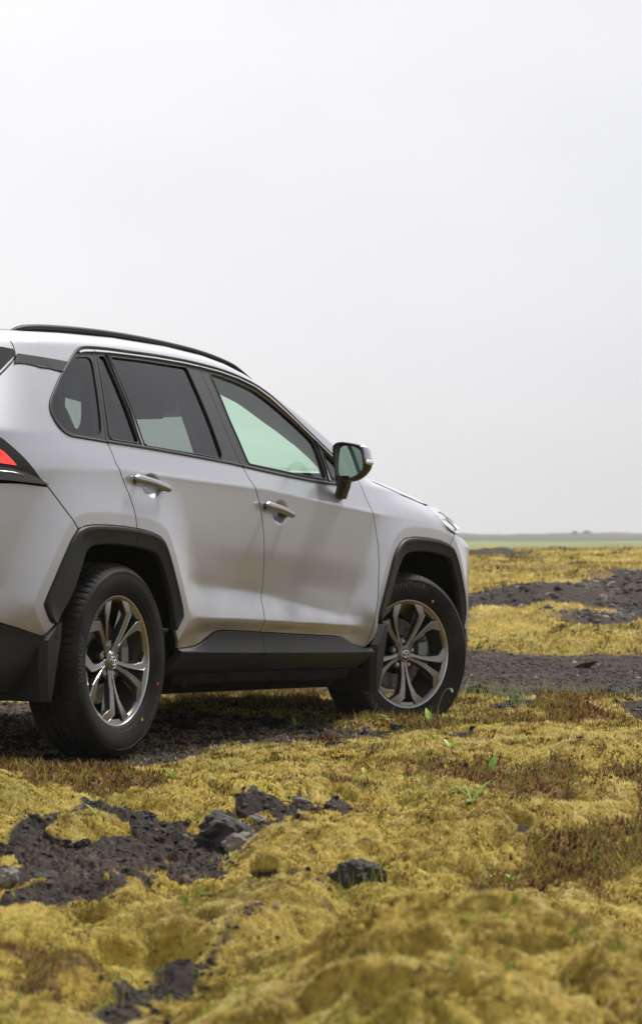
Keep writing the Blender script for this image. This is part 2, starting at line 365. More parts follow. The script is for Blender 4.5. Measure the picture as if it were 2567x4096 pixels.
ARCH.update({"r": {"outer": [[-0.4478, 0.4919], [-0.4897, 0.4998], [-0.5276, 0.5606], [-0.5078, 0.5951], [-0.4727, 0.6484], [-0.4374, 0.702], [-0.3762, 0.7886], [-0.3555, 0.8105], [-0.3347, 0.8298], [-0.3135, 0.8395], [-0.2707, 0.8487], [-0.2166, 0.8529], [-0.1067, 0.8548], [0.0052, 0.8524], [0.0847, 0.8479], [0.1538, 0.8424], [0.2119, 0.8355], [0.2707, 0.8229], [0.3065, 0.804], [0.3556, 0.7372], [0.4182, 0.6245], [0.4652, 0.5279], [0.4334, 0.4965], [0.3982, 0.4682]], "inner": [[-0.4447, 0.4972], [-0.4326, 0.5158], [-0.35, 0.5962], [-0.2886, 0.7043], [-0.2723, 0.7424], [-0.2523, 0.7644], [-0.2147, 0.7792], [-0.105, 0.7865], [0.0069, 0.7835], [0.1209, 0.7776], [0.2137, 0.7655], [0.2548, 0.7551], [0.2787, 0.7386], [0.3215, 0.6801], [0.3711, 0.5957], [0.4007, 0.5107], [0.4017, 0.4699]]}, "f": {"outer": [[2.2816, 0.4879], [2.2659, 0.5358], [2.3385, 0.6575], [2.4093, 0.7804], [2.4394, 0.8166], [2.4822, 0.8482], [2.5318, 0.8673], [2.6327, 0.8774], [2.787, 0.8759], [2.9181, 0.8684], [3.0248, 0.8523], [3.0585, 0.8425], [3.0817, 0.8323], [3.1372, 0.7721], [3.1767, 0.7086], [3.235, 0.6], [3.235, 0.53], [3.2, 0.47]], "inner": [[2.2938, 0.4879], [2.3411, 0.5461], [2.4009, 0.6174], [2.4603, 0.72], [2.5213, 0.7824], [2.5585, 0.8026], [2.6343, 0.8128], [2.7884, 0.8159], [2.946, 0.8058], [3.0396, 0.7906], [3.0668, 0.7762], [3.0946, 0.7395], [3.1297, 0.6867], [3.1581, 0.6336], [3.198, 0.53], [3.185, 0.47]]}})
# ------------------------------------------------------------------ the car
UMIN,UMAX=float(PU[0]),float(PU[-1])
def P3(u,z,o=0.):
    b=B(u,z,o); return np.stack([b[...,0],-b[...,1],b[...,2]],-1)
def N3(u,z,o=0.,h=.004):
    hz=.003
    du=P3(np.clip(u+h,UMIN,UMAX),z,o)-P3(np.clip(u-h,UMIN,UMAX),z,o); z1=np.minimum(z+hz,np.maximum(T(u),z)); dz=P3(u,z1,o)-P3(u,z-hz,o)
    n=np.cross(du,dz); n/=np.maximum(np.linalg.norm(n,axis=-1),1e-12)[...,None]; return n
def inset(poly,g):
    P=np.asarray(poly,float); a=np.roll(P,1,0); b=np.roll(P,-1,0)
    ar=.5*np.sum(P[:,0]*b[:,1]-b[:,0]*P[:,1]); s=1 if ar>0 else -1
    d1=P-a; d2=b-P; d1/=np.maximum(np.linalg.norm(d1,axis=1),1e-9)[:,None]; d2/=np.maximum(np.linalg.norm(d2,axis=1),1e-9)[:,None]
    n1=np.c_[-d1[:,1],d1[:,0]]*s; n2=np.c_[-d2[:,1],d2[:,0]]*s
    m=n1+n2; L=np.maximum((m*n1).sum(1),.5)[:,None]
    return P+m/L*g
def panel(mb,poly,o=0.,gap=.0031,thick=.012,step=.014,holes=(),extra=None,skirt=True,tline=False,clip_T=True):
    poly=resample(inset(resample(poly,step=step*.8,closed=True),gap),step=step*.8,closed=True)
    if clip_T: poly[:,1]=np.minimum(poly[:,1],T(poly[:,0])-.0005)
    hs=[resample(np.asarray(h,float),step=step*.8,closed=True) for h in holes]
    x0,z0=poly.min(0);x1,z1=poly.max(0)
    gx,gz=np.meshgrid(np.arange(x0,x1,step),np.arange(z0,z1,step)); g=np.c_[gx.ravel(),gz.ravel()]
    g=g+(np.arange(len(g))%2)[:,None]*np.array([0,step*.02])
    if tline:
        uu=np.arange(x0,x1,step)
        for dd in (.0025,.006,.011,.018,.027,.04): g=np.r_[g,np.c_[uu,T(uu)-dd]]
    for e_ in CREASE: g=np.r_[g,e_]
    if extra is not None: g=np.r_[g,extra]
    k=inpoly(g[:,0],g[:,1],poly)
    allp=[poly]+hs
    for q in hs: k&=~inpoly(g[:,0],g[:,1],q)
    for q in allp: k&=polydist(g[:,0],g[:,1],np.r_[q,q[:1]])>step*(.30 if not tline else .12)
    g=g[k]
    V=np.concatenate(allp+[g]); edges=[];s=0
    for q in allp:
        n=len(q); edges+=[(s+i,s+(i+1)%n) for i in range(n)]; s+=n
    vo,eo,fo,_,_,_=delaunay_2d_cdt([Vector(p) for p in V.tolist()],edges,[],0,1e-6)
    v2=np.array([[p.x,p.y] for p in vo]); F=np.array([list(f) for f in fo])
    c=v2[F].mean(1); k=inpoly(c[:,0],c[:,1],poly)
    for q in hs: k&=~inpoly(c[:,0],c[:,1],q)
    F=F[k]
    a=v2[F]; ar=(a[:,1,0]-a[:,0,0])*(a[:,2,1]-a[:,0,1])-(a[:,2,0]-a[:,0,0])*(a[:,1,1]-a[:,0,1])
    F[ar<0]=F[ar<0][:,::-1]
    oo=o(v2[:,0],v2[:,1]) if callable(o) else o
    mb.add(P3(v2[:,0],v2[:,1],oo),F.tolist(),N3(v2[:,0],v2[:,1]))
    if skirt:
        for q,sg in [(poly,1)]+[(h,-1) for h in hs]:
            n=len(q); oq=o(q[:,0],q[:,1]) if callable(o) else o
            A0=P3(q[:,0],q[:,1],oq);A1=P3(q[:,0],q[:,1],oq-thick)
            b=np.roll(q,-1,0); ar=.5*np.sum(q[:,0]*b[:,1]-b[:,0]*q[:,1])*sg
            F=[[i,n+i,n+(i+1)%n,(i+1)%n] for i in range(n)]
            if ar<0: F=[f[::-1] for f in F]
            mb.add(np.r_[A0,A1],F)
    return mb
CREASE=[]
def loft(mb,La,Lb,prof,n=None,step=.02,o_in=None):
    """strip between polylines La,Lb (u,z); prof: list of (t,offset)"""
    n=n or int(np.linalg.norm(np.diff(La,axis=0),axis=1).sum()/step)+2
    a=resample(La,n);b=resample(Lb,n)
    P=np.stack([P3(a[:,0]*(1-t)+b[:,0]*t,a[:,1]*(1-t)+b[:,1]*t,o) for t,o in prof],1)
    gridmb(mb,P); return mb
SIDES=((1,False),(-1,True))
def both(mb,name,m,parent,smooth=True,auto=None,subs=None):
    out=[]
    for s,f in SIDES: out.append(mb.build(name,m,parent,smooth,f,auto))
    return out
PITCH=R_(1.4); HEAD=R_(25.66)
car=empty('parked_car',(-1.56188,11.95763,.0001))
fwv=Vector((math.sin(HEAD)*math.cos(PITCH),math.cos(HEAD)*math.cos(PITCH),-math.sin(PITCH)))
rtv=Vector((math.cos(HEAD),-math.sin(HEAD),0)); upv=rtv.cross(fwv)
rm=Matrix((fwv,-rtv,upv)).transposed(); car.rotation_euler=rm.to_euler()
tag(car,'silver family car with black wheel arches, front wheels turned, parked on the moss','car')
DLO_LO=[(-.0554,1.1646),(-.1968,1.17),(-.2969,1.1735),(-.3237,1.1773),(-.35,1.1872),(-.3754,1.2078),(-.3925,1.2366),(-.3935,1.2613),(-.3846,1.2816),(-.3651,1.3027),(-.3386,1.3243),(-.2749,1.3722),(-.2059,1.4139),(-.1119,1.4651),(-.045,1.5000),(.0,1.519)]
DLO_TOP=[(.03,1.527),(.065,1.532),(.14,1.537),(.26,1.541),(.41,1.543),(.65,1.547),(.887,1.546),(1.016,1.542),(1.205,1.533),(1.36,1.516),(1.506,1.489),(1.612,1.450),(1.69,1.404),(1.77,1.352),(1.85,1.302),(1.938,1.249),(1.99,1.219),(2.07,1.17),(2.125,1.128)]
CHR=[(-.025,1.500),(.03,1.508),(.114,1.514),(.247,1.5205),(.398,1.524),(.63,1.528),(.866,1.5275),(1.02,1.523),(1.18,1.515),(1.337,1.499),(1.48,1.472),(1.5853,1.431),(1.6685,1.3848),(1.7523,1.334),(1.8328,1.2834),(1.9197,1.2314),(1.9743,1.2005),(2.06,1.148)]
BELT=[(-.0554,1.1646),(.24,1.157),(.53,1.147),(.917,1.1315),(1.04,1.1237),(1.33,1.106),(1.641,1.0905),(1.82,1.0855),(1.95,1.084),(2.08,1.092),(2.125,1.128)]
GRD=[(-.0554,1.1646),(-.047,1.145),(-.039,1.11),(-.034,1.085),(.007,1.023),(.045,.974),(.072,.921),(.084,.88),(.090,.848)]
GMID=[(1.041,1.1237),(1.0635,1.073),(1.10,1.023),(1.137,.9696),(1.162,.912),(1.184,.842),(1.202,.752),(1.222,.66),(1.219,.631),(1.2,.55),(1.184,.511),(1.19,.48),(1.20,.457)]
GFR=[(2.165,1.128),(2.1785,1.104),(2.197,1.0475),(2.226,.9836),(2.262,.905),(2.283,.829),(2.283,.753),(2.262,.640),(2.24,.56),(2.218,.4955),(2.200,.425),(2.187,.387)]
GB=[(-.4958,.9824),(-.45,.946),(-.40,.9015),(-.355,.861),(-.325,.834)]
AR,AF=ARCH['r'],ARCH['f']
ro=np.array(AR['outer']);ri=np.array(AR['inner']);fo_=np.array(AF['outer']);fi_=np.array(AF['inner'])
SILL=[(.4402,.3966),(.5333,.3985),(.6253,.4034),(.6878,.4174),(.7347,.4375),(.7734,.4519),(.8064,.4620),(.8551,.4655),(1.009,.4629),(1.2004,.4570),(1.4176,.4510),(1.9039,.4380),(1.97,.433),(2.03,.417),(2.09,.401),(2.14,.392),(2.187,.387)]
TG=[(-.520,1.553),(-.497,1.5437),(-.4844,1.5402),(-.4698,1.5324),(-.4634,1.511),(-.462,1.492),(-.469,1.468),(-.483,1.448),(-.513,1.429),(-.557,1.404),(-.602,1.380),(-.70,1.31),(-.78,1.24),(-.80,1.19)]
TAILT=[(-.4958,.9824),(-.532,1.0046),(-.579,1.037),(-.636,1.081),(-.684,1.12),(-.717,1.145),(-.80,1.19),(-1.0,1.205),(-1.38,1.19)]
TAILB=[(-.4958,.9824),(-.637,.990),(-.73,.996),(-1.0,1.005),(-1.38,1.05)]
BB=[(-.450,.492),(-.4949,.440),(-.5617,.456),(-.637,.477),(-.714,.495),(-1.1,.52),(UMIN,.53)]
def tl(a,b,n=40):
    u=np.linspace(a,b,n); return np.c_[u,T(u)]
FU=np.arange(2.20,UMAX,.03)
for P_ in (ro,fo_):
    for d_ in (.034,.040,.045,.050,.058): CREASE.append(resample(inset(np.r_[resample(P_,step=.02),[[P_[-1,0],.2],[P_[0,0],.2]]],-d_)[:-2],step=.009))
uu_=np.arange(.2,2.9,.011)
for d_ in (-.012,-.005,0,.005,.012): CREASE.append(np.c_[uu_,zs(uu_)+d_])
for hu_,hz_ in HANDLES:
    a_,b_=np.meshgrid(np.linspace(-1.1,1.1,34),np.linspace(-1.1,1.1,26)); CREASE.append(np.c_[(hu_+a_*.072).ravel(),(hz_+b_*.050).ravel()])
# --- body side: roof rail, A pillar, quarter panel
q=np.concatenate([tl(-.52,2.19,140),[(2.165,1.128),(2.125,1.128)],np.array(DLO_TOP)[::-1][1:],np.array(DLO_LO)[::-1],GRD[1:],
   [p for p in ro[::-1] if -.325<p[0]<.088 and p[1]>.8],np.array(GB)[::-1],np.array(TAILT)[1:7],np.array(TG)[::-1][1:]])
mb=MB(); panel(mb,q,tline=True,step=.012); sides=both(mb,'body_side',M['paint'],car)
# --- rear door
q=np.concatenate([GRD[::-1][:-1],np.array(BELT)[0:4],GMID,[p for p in np.array(SILL)[::-1] if p[0]<1.19],[p for p in ro[::-1] if p[0]>.092]])
mb=MB(); panel(mb,q,step=.010); rdoors=both(mb,'rear_door',M['paint'],car)
q=np.concatenate([GMID[::-1],np.array(BELT)[5:],GFR,[p for p in np.array(SILL)[::-1] if p[0]>1.21]])
mb=MB(); panel(mb,q,step=.010); fdoors=both(mb,'front_door',M['paint'],car)
# --- fender
HC=[(2.45,1.115),(2.56,1.095),(2.70,1.066),(2.86,1.046),(2.945,1.034)]
HL=[(2.962,1.028),(2.967,1.006),(2.969,.985),(2.979,.9618),(2.997,.945),(3.018,.930),(3.05,.9133),(3.11,.902)]
q=np.concatenate([GFR[::-1],[(2.195,T(2.2)-.001)],tl(2.21,2.40,10),HC,HL,[(3.068,.877),(3.04,.846)],[p for p in fo_[::-1] if .50<p[1] and p[0]<3.04],[(2.24,.43)]])
mb=MB(); panel(mb,q,step=.012,tline=True); both(mb,'front_wing',M['paint'],car)
# --- front bumper
q=np.concatenate([[(3.04,.846),(3.068,.877),(3.11,.902),(3.25,.893),(3.42,.89),(3.55,.88),(3.75,.87),(UMAX,.87),(UMAX,.62),(3.8,.60),(3.6,.50),(3.42,.42),(3.225,.47)],[p for p in fo_[::-1] if p[0]>3.06 and p[1]>.48]])
mb=MB(); panel(mb,q,step=.014,gap=.0018); both(mb,'front_bumper',M['paint'],car)
q=np.array([(3.2,.45),(3.42,.41),(3.6,.49),(3.8,.59),(UMAX,.61),(UMAX,.24),(3.3,.24),(3.16,.30)])
mb=MB(); panel(mb,q,o=.004); both(mb,'front_bumper_cladding',M['clad'],car)
q=np.array([(3.72,.86),(UMAX,.86),(UMAX,.62),(3.85,.62)]); mb=MB(); panel(mb,q,o=.006); both(mb,'grille',M['grille'],car)
# --- headlight
q=np.concatenate([HL,[(3.25,.905),(3.42,.905),(3.6,.90),(3.78,.905),(3.78,.94)],[(u,T(u)-.012) for u in np.linspace(3.74,3.34,10)],[(3.30,1.022),(3.2,1.030),(3.08,1.031)]])
mb=MB(); panel(mb,q,o=lambda u,z:.001+.022*np.clip((u-3.0)/.1,0,1)*np.clip((z-.90)/.03,0,1),gap=.004,step=.012); hl=both(mb,'headlight',M['lamp_clear'],car)
for h,(s,f) in zip(hl,SIDES):
    mb=MB(); pth=P3(np.array([2.985,3.04,3.10,3.115,3.07,3.00]),np.array([1.0,.995,.965,.925,.93,.965]),.024); tube(mb,pth,.004,6); mb.build('lamp_outline',M['chrome'],h,flip=f)
# --- rear bumper, tailgate, tail light
q=np.concatenate([GB,[p for p in ro[::-1] if p[0]<-.325 and p[1]>.497],BB,[(UMIN,.80),(-1.25,.80),(-1.12,.93),(-.95,.985)],np.array(TAILB)[::-1][3:-1]])
mb=MB(); panel(mb,q,step=.013); both(mb,'rear_bumper',M['paint'],car)
q=np.concatenate([BB,[(UMIN,.26),(-.9,.24),(-.60,.245),(-.50,.26),(-.47,.38)]])
mb=MB(); panel(mb,q,o=lambda u,z:.006+.012*np.clip((.50-z)/.05,0,1)-.05*np.clip((.42-z)/.15,0,1),step=.013,thick=.03); both(mb,'rear_bumper_cladding',M['clad'],car)
TGM=[(-.80,1.19),(-.95,1.06),(-.95,.985),(-1.12,.93),(-1.25,.80)]
q=np.concatenate([TG,TGM[1:],[(UMIN,.80),(UMIN,T(UMIN)-.001)],tl(UMIN+.05,-.54,30)])
mb=MB(); panel(mb,q,step=.016,tline=True); both(mb,'tailgate',M['paint'],car)
RG=[(-.475,1.462),(-.468,1.483),(-.62,1.497),(-.9,1.505),(UMIN,1.51),(UMIN,1.20),(-.9,1.20),(-.83,1.215),(-.71,1.315),(-.61,1.388),(-.52,1.438)]
mb=MB(); panel(mb,RG,o=.003,step=.016,gap=0); both(mb,'rear_window',M['backglass'],car)
q=np.concatenate([TAILT,TAILB[::-1][:-1]]); mb=MB(); panel(mb,q,o=lambda u,z:.004+.022*np.clip((-.52-u)/.12,0,1),gap=.003,step=.012,thick=.03); tls=both(mb,'tail_light',M['clad'],car)
q=[(-.678,1.050),(-.70,1.073),(-.725,1.0967),(-.80,1.14),(-1.3,1.15),(-1.3,1.09),(-.80,1.06),(-.7296,1.0549)]
for h,(s,f) in zip(tls,SIDES):
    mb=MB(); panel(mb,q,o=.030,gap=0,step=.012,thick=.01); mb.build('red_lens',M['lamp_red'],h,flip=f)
    mb=MB(); panel(mb,[(-.52,.988),(-.62,1.022),(-.70,1.040),(-1.3,1.08),(-1.3,1.03),(-.9,1.002),(-.70,.996)],o=.0285,gap=0,step=.012,thick=.01); mb.build('gloss_lower_lens',M['cap'],h,flip=f)
    mb=MB(); tube(mb,P3(np.array([-.652,-.70,-.78,-1.0]),np.array([1.018,1.024,1.028,1.035]),.034),[.002,.004,.005,.005],6); mb.build('lens_rib',M['silver'],h,flip=f)
# --- black D-pillar band
q=[(-.4595,1.4676),(-.3569,1.465),(-.2438,1.4623),(-.119,1.4598),(-.1988,1.4180),(-.35,1.4271),(-.497,1.4332),(-.475,1.455)]
mb=MB(); panel(mb,q,o=.004,gap=0,step=.012,thick=.006); both(mb,'pillar_band',M['pillar'],car)
mb=MB(); tube(mb,P3(np.array([-.497,-.35,-.20]),np.array([1.4310,1.4250,1.4165]),.002),.004,6); both(mb,'band_seal',M['rubber'],car)
# --- window frames with real openings
QG=[(-.045,1.4835),(.05,1.492),(.078,1.4925),(.070,1.465),(.025,1.3822),(-.056,1.2201),(-.0703,1.199),(-.104,1.183),(-.1666,1.1825),(-.2776,1.1858),(-.3203,1.197),(-.3534,1.2216),(-.3714,1.2524),(-.3682,1.276),(-.3346,1.3112),(-.2369,1.3848),(-.1191,1.4541)]
RQ=[(.1375,1.503),(.2,1.506),(.195,1.4558),(.201,1.172),(.1009,1.1735),(-.026,1.1770),(.0193,1.2858),(.0782,1.3994)]
RGl=[(.2405,1.5075),(.5389,1.5135),(.899,1.5135),(.893,1.4643),(.8915,1.31),(.8909,1.1445),(.6858,1.1535),(.5337,1.158),(.2403,1.167),(.2415,1.2855),(.2377,1.4389)]
FG=[(1.0947,1.505),(1.169,1.501),(1.315,1.484),(1.40,1.470),(1.469,1.4545),(1.536,1.430),(1.6,1.401),(1.664,1.369),(1.748,1.322),(1.81,1.2837),(1.847,1.2600),(1.8473,1.2234),(1.8442,1.157),(1.842,1.1018),(1.748,1.1050),(1.553,1.114),(1.365,1.124),(1.113,1.137),(1.083,1.3135)]
FT=[(1.903,1.2350),(1.9406,1.2090),(1.99,1.176),(2.04,1.14),(2.055,1.118),(1.96,1.1075),(1.8974,1.1075),(1.8983,1.1652)]
GRU=[(-.0554,1.1646),(-.025,1.2422),(.0395,1.3832),(.0992,1.4914),(.118,1.536)]
bl=np.array(BELT); dt=np.array(DLO_TOP)
def rnd(h): return smooth_line(resample(h,step=.022,closed=True),2,True)
frames=[('quarter_window_frame',np.concatenate([DLO_LO,[p for p in DLO_TOP if p[0]<.117],GRU[::-1][:-1]]),[QG]),
 ('rear_window_frame',np.concatenate([GRU,[p for p in DLO_TOP if .13<p[0]<1.01],[(1.014,1.542),(1.012,1.3),(1.012,1.22),(1.041,1.1237)],bl[1:4][::-1]]),[RQ,RGl]),
 ('front_window_frame',np.concatenate([[(1.041,1.1237),(1.012,1.22),(1.012,1.3),(1.014,1.542)],[p for p in DLO_TOP if p[0]>1.1],bl[5:-1][::-1]]),[FG,FT])]
panes={'quarter_window_frame':[(QG,'gdark','quarter_glass')],'rear_window_frame':[(RQ,'gdark','fixed_glass'),(RGl,'gdark','door_glass')],'front_window_frame':[(FG,'gclear','door_glass'),(FT,'gclear','corner_glass')]}
for nm_,q,hs in frames:
    mb=MB(); panel(mb,q,o=-.003,gap=.0016,step=.016,holes=[rnd(h) for h in hs],thick=.022); fr=both(mb,nm_,M['pillar'],car)
    for h,mt,pn in panes[nm_]:
        for f,(s,fl) in zip(fr,SIDES):
            mb=MB(); panel(mb,rnd(h),o=-.009,gap=-.004,step=.02,skirt=False); mb.build(pn,M[mt],f,flip=fl)
    for f,(s,fl) in zip(fr,SIDES):
        for h in hs:
            if h is QG: continue
            hh=resample(rnd(h),step=.02,closed=True); hh=np.r_[hh,hh[:1]]
            mb=MB(); tube(mb,P3(hh[:,0],hh[:,1],-.002),.0030,6,cap=False); mb.build('window_seal',M['rubber'],f,flip=fl)
# division bars and belt moulding
mb=MB(); tube(mb,P3(np.array([.217,.218,.221,.222]),np.array([1.512,1.45,1.30,1.162]),-.001),.009,8,sq=(1,.6)); both(mb,'division_bar',M['rubber'],car)
mb=MB(); tube(mb,P3(np.array([1.868,1.872,1.872,1.870]),np.array([1.262,1.22,1.16,1.098]),-.001),.010,8,sq=(1,.6)); both(mb,'division_bar',M['rubber'],car)
b1=smooth_line(BELT[:5],2); b2=smooth_line([(1.045,1.1234)]+BELT[5:9]+[(2.06,1.088)],2)
for nme,b_ in (('belt_moulding',b1),('belt_moulding',b2)):
    mb=MB(); loft(mb,b_+[0,-.004],b_+[0,.010],[(0,-.003),(.08,.004),(.3,.007),(.75,.006),(1,-.006)],step=.03); both(mb,nme,M['pillar'],car)
dl=smooth_line(DLO_LO,1); mb=MB(); tube(mb,P3(dl[:,0],dl[:,1],0),.0055,6,cap=False); both(mb,'window_seal',M['rubber'],car)
dl=smooth_line(DLO_LO[-1:]+DLO_TOP[:-1],1); mb=MB(); tube(mb,P3(dl[:,0],dl[:,1],-.001),.0048,6); both(mb,'roof_seal',M['rubber'],car)
# bright strip, split at the door gaps
dt2=np.array(DLO_LO[-2:]+DLO_TOP); ch=np.array(CHR)
for a,b in ((-.01,.114),(.121,1.011),(1.017,2.07)):
    uu=np.arange(a,b,.02); uu[-1]=b
    top=np.c_[uu,np.interp(uu,dt2[:,0],dt2[:,1])-.0065]; lo=np.c_[uu,np.interp(uu,ch[:,0],ch[:,1])+.001]
    mb=MB(); loft(mb,lo,top,[(0,-.003),(.08,.008),(.2,.0095),(.5,.007),(.9,.002),(1,-.003)],n=len(uu)); both(mb,'bright_strip',M['chrome'],car)
# --- arch cladding
def cladding(O,I,name,cuts=()):
    O=smooth_line(O,1);I=smooth_line(I,1)
    # match by angle about the wheel centre
    c=np.array([0.0 if O[:,0].mean()<1 else 2.72,.42])
    def ang(P): return np.unwrap(np.arctan2(P[:,1]-c[1],c[0]-P[:,0]))
    ao,ai=ang(O),ang(I)
    n=150; t=np.linspace(0,1,n)
    so=np.r_[0,np.cumsum(np.linalg.norm(np.diff(O,axis=0),axis=1))]; si=np.r_[0,np.cumsum(np.linalg.norm(np.diff(I,axis=0),axis=1))]
    a=resample(O,n); 
    # inner point: monotone blend of arclength and angle
    an=ang(a); lo_,hi_=ai[0],ai[-1]
    sa=np.interp(an,ai,si); sl=t*si[-1]; w_=np.clip(np.minimum(t,1-t)/.12,0,1); ss=np.maximum.accumulate(sa*w_+sl*(1-w_))
    b=np.stack([np.interp(ss,si,I[:,k]) for k in (0,1)],1)
    prof=[(0,-.004),(.015,.003),(.06,.0095),(.16,.0115),(.22,.0115),(.30,.0085),(.6,.004),(.94,.0),(.985,-.004),(1,-.012)]
    segs=[]; edges=[0]+[int(np.argmin(np.hypot(*(a-np.array(cu)).T))) for cu in cuts]+[n-1]
    for i,(e0,e1) in enumerate(zip(edges[:-1],edges[1:])):
        s0=e0+(0 if i==0 else 0); s1=e1+1
        aa=a[s0:s1].copy();bb=b[s0:s1].copy()
        if i>0: 
            d=(aa[1]-aa[0]);d/=np.linalg.norm(d)+1e-9; aa[0]+=d*.0035; bb[0]+=d*.0035
        mb=MB(); P=np.stack([P3(aa[:,0]*(1-q)+bb[:,0]*q,aa[:,1]*(1-q)+bb[:,1]*q,oo) for q,oo in prof],1)
        gridmb(mb,P,flipf=True)
        # return flange into the wheel well
        Pi=np.stack([P[:,-1],P[:,-1]+np.array([0,.010,0])],1); gridmb(mb,Pi,flipf=True)
        for k in (0,-1):
            pk=P[k]; mb.add(np.r_[pk,pk+[0,.03,0]],[[j,j+1,len(pk)+j+1,len(pk)+j] for j in range(len(pk)-1)])
        both(mb,name,M['clad'],car,auto=28)
    return b
bi_r=cladding(ro,ri,'wheel_arch_cladding',[(.095,.848)])
bi_f=cladding(fo_,fi_,'wheel_arch_cladding')
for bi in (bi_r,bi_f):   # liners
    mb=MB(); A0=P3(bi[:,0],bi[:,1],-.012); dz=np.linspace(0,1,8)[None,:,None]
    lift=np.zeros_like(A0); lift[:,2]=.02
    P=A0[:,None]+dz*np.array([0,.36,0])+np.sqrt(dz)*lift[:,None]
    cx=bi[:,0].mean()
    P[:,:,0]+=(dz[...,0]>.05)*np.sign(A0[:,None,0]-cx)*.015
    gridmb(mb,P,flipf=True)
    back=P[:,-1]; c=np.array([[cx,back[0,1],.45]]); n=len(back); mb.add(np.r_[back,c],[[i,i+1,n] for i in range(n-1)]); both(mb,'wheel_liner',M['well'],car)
# --- sills
s_=np.array(SILL); 
def sill(u0,u1,skew,name):
    uu=np.arange(u0,u1,.012); uu[-1]=u1
    top=np.c_[uu,np.interp(uu,s_[:,0],s_[:,1])]; fold=np.c_[uu+.004,np.interp(uu,[.47,1.22,2.2],[.3835,.3747,.3675])]
    fold[:,1]=np.minimum(fold[:,1],top[:,1]-.006)
    bot=np.c_[uu+skew,np.interp(uu,[.5,1.2,2.2],[.298,.290,.284])]
    und=np.c_[uu+skew,bot[:,1]-.012]
    rows=[(top,-.004),(top-[0,.001],.004),(top-[0,.004],.008),(top*.93+fold*.07-[0,.003],.0085),(fold+[0,.004],.020),(fold,.0215),(fold-[0,.004],.020),(fold*.5+bot*.5,.0),(bot,-.030),(und,-.07)]
    P=np.stack([P3(np.clip(r[:,0],u0-.06,u1+.02),r[:,1],o) for r,o in rows],1)
    mb=MB(); gridmb(mb,P,flipf=True)
    for k in (0,-1): 
        pk=P[k]; mb.add(np.r_[pk,pk+[0,.03,0]],[[j,j+1,len(pk)+j+1,len(pk)+j] for j in range(len(pk)-1)])
    both(mb,name,M['clad'],car,auto=25)
sill(.442,1.202,-.02,'sill_cladding'); sill(1.2055,2.225,-.02,'sill_cladding')
# --- inner shell behind the panel gaps
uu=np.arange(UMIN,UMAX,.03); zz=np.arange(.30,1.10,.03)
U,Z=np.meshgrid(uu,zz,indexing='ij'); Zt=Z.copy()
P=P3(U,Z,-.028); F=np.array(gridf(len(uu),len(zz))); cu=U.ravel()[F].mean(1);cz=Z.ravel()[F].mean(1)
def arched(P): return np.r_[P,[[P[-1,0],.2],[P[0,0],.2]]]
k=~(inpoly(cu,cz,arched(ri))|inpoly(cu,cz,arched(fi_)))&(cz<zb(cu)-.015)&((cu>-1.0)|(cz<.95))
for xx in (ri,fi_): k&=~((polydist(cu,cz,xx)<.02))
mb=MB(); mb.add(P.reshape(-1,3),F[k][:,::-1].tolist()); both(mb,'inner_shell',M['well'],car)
# --- mud flaps
def flap(q,x,name,w0,w1):
    P=np.array(q); n=len(P); mb=MB()
    A0=np.c_[P[:,0],-P[:,1],P[:,2]]; 
    mb.add(np.r_[A0,A0+[.010,0,0]],[list(range(n)),list(range(n,2*n))[::-1]]+[[i,n+i,n+(i+1)%n,(i+1)%n] for i in range(n)])
    both(mb,name,M['clad'],car,smooth=False)
for sp_ in ((.497,-.426,-.473,.912),(.435,-.436,-.552,.914),(.32,-.457,-.542,.908),(.215,-.472,-.515,.900)),((.485,2.385,2.335,.912),(.40,2.365,2.262,.912),(.30,2.350,2.262,.906),(.197,2.330,2.285,.897)):
    mb=MB(); P=np.array([[(xr,-w_+.03,z_),(xr-.006,-w_+.006,z_),(xr-.014,-w_,z_),(xl+.02,-w_+.004,z_),(xl,-w_+.03,z_),(min(xl+.05,xr-.012),-.66,z_),(xr-.004,-.66,z_)] for z_,xr,xl,w_ in sp_])
    gridmb(mb,P,closed=True,flipf=True); n=P.shape[1]; mb.f.append([3*n+i for i in range(n)][::-1]); mb.f.append(list(range(n)))
    both(mb,'mud_flap',M['clad'],car,auto=20)
# --- underbody
mb=MB(); rbox(mb,(1.33,0,.30),(1.78,1.52,.17),.03); rbox(mb,(-.72,0,.33),(.42,1.30,.20),.03); rbox(mb,(3.05,0,.32),(.95,1.0,.20),.04); rbox(mb,(0.1,0,.32),(1.0,1.0,.14),.03)
for s in (-1,1):
    rbox(mb,(1.31,s*.80,.275),(1.60,.10,.045),.01); rbox(mb,(.60,s*.835,.268),(.05,.03,.05),.004); rbox(mb,(1.45,s*.815,.262),(.9,.03,.03),.004)
tube(mb,[(-.9,.4,.24),(-.3,.42,.26),(.3,.3,.24),(1.5,.1,.22),(2.4,.1,.24)],.03,10)
tube(mb,[(0,-.7,.33),(0,.7,.33)],.04,10); tube(mb,[(2.69,-.7,.33),(2.69,.7,.33)],.035,10)
mb.build('underbody',M['under'],car,auto=30)
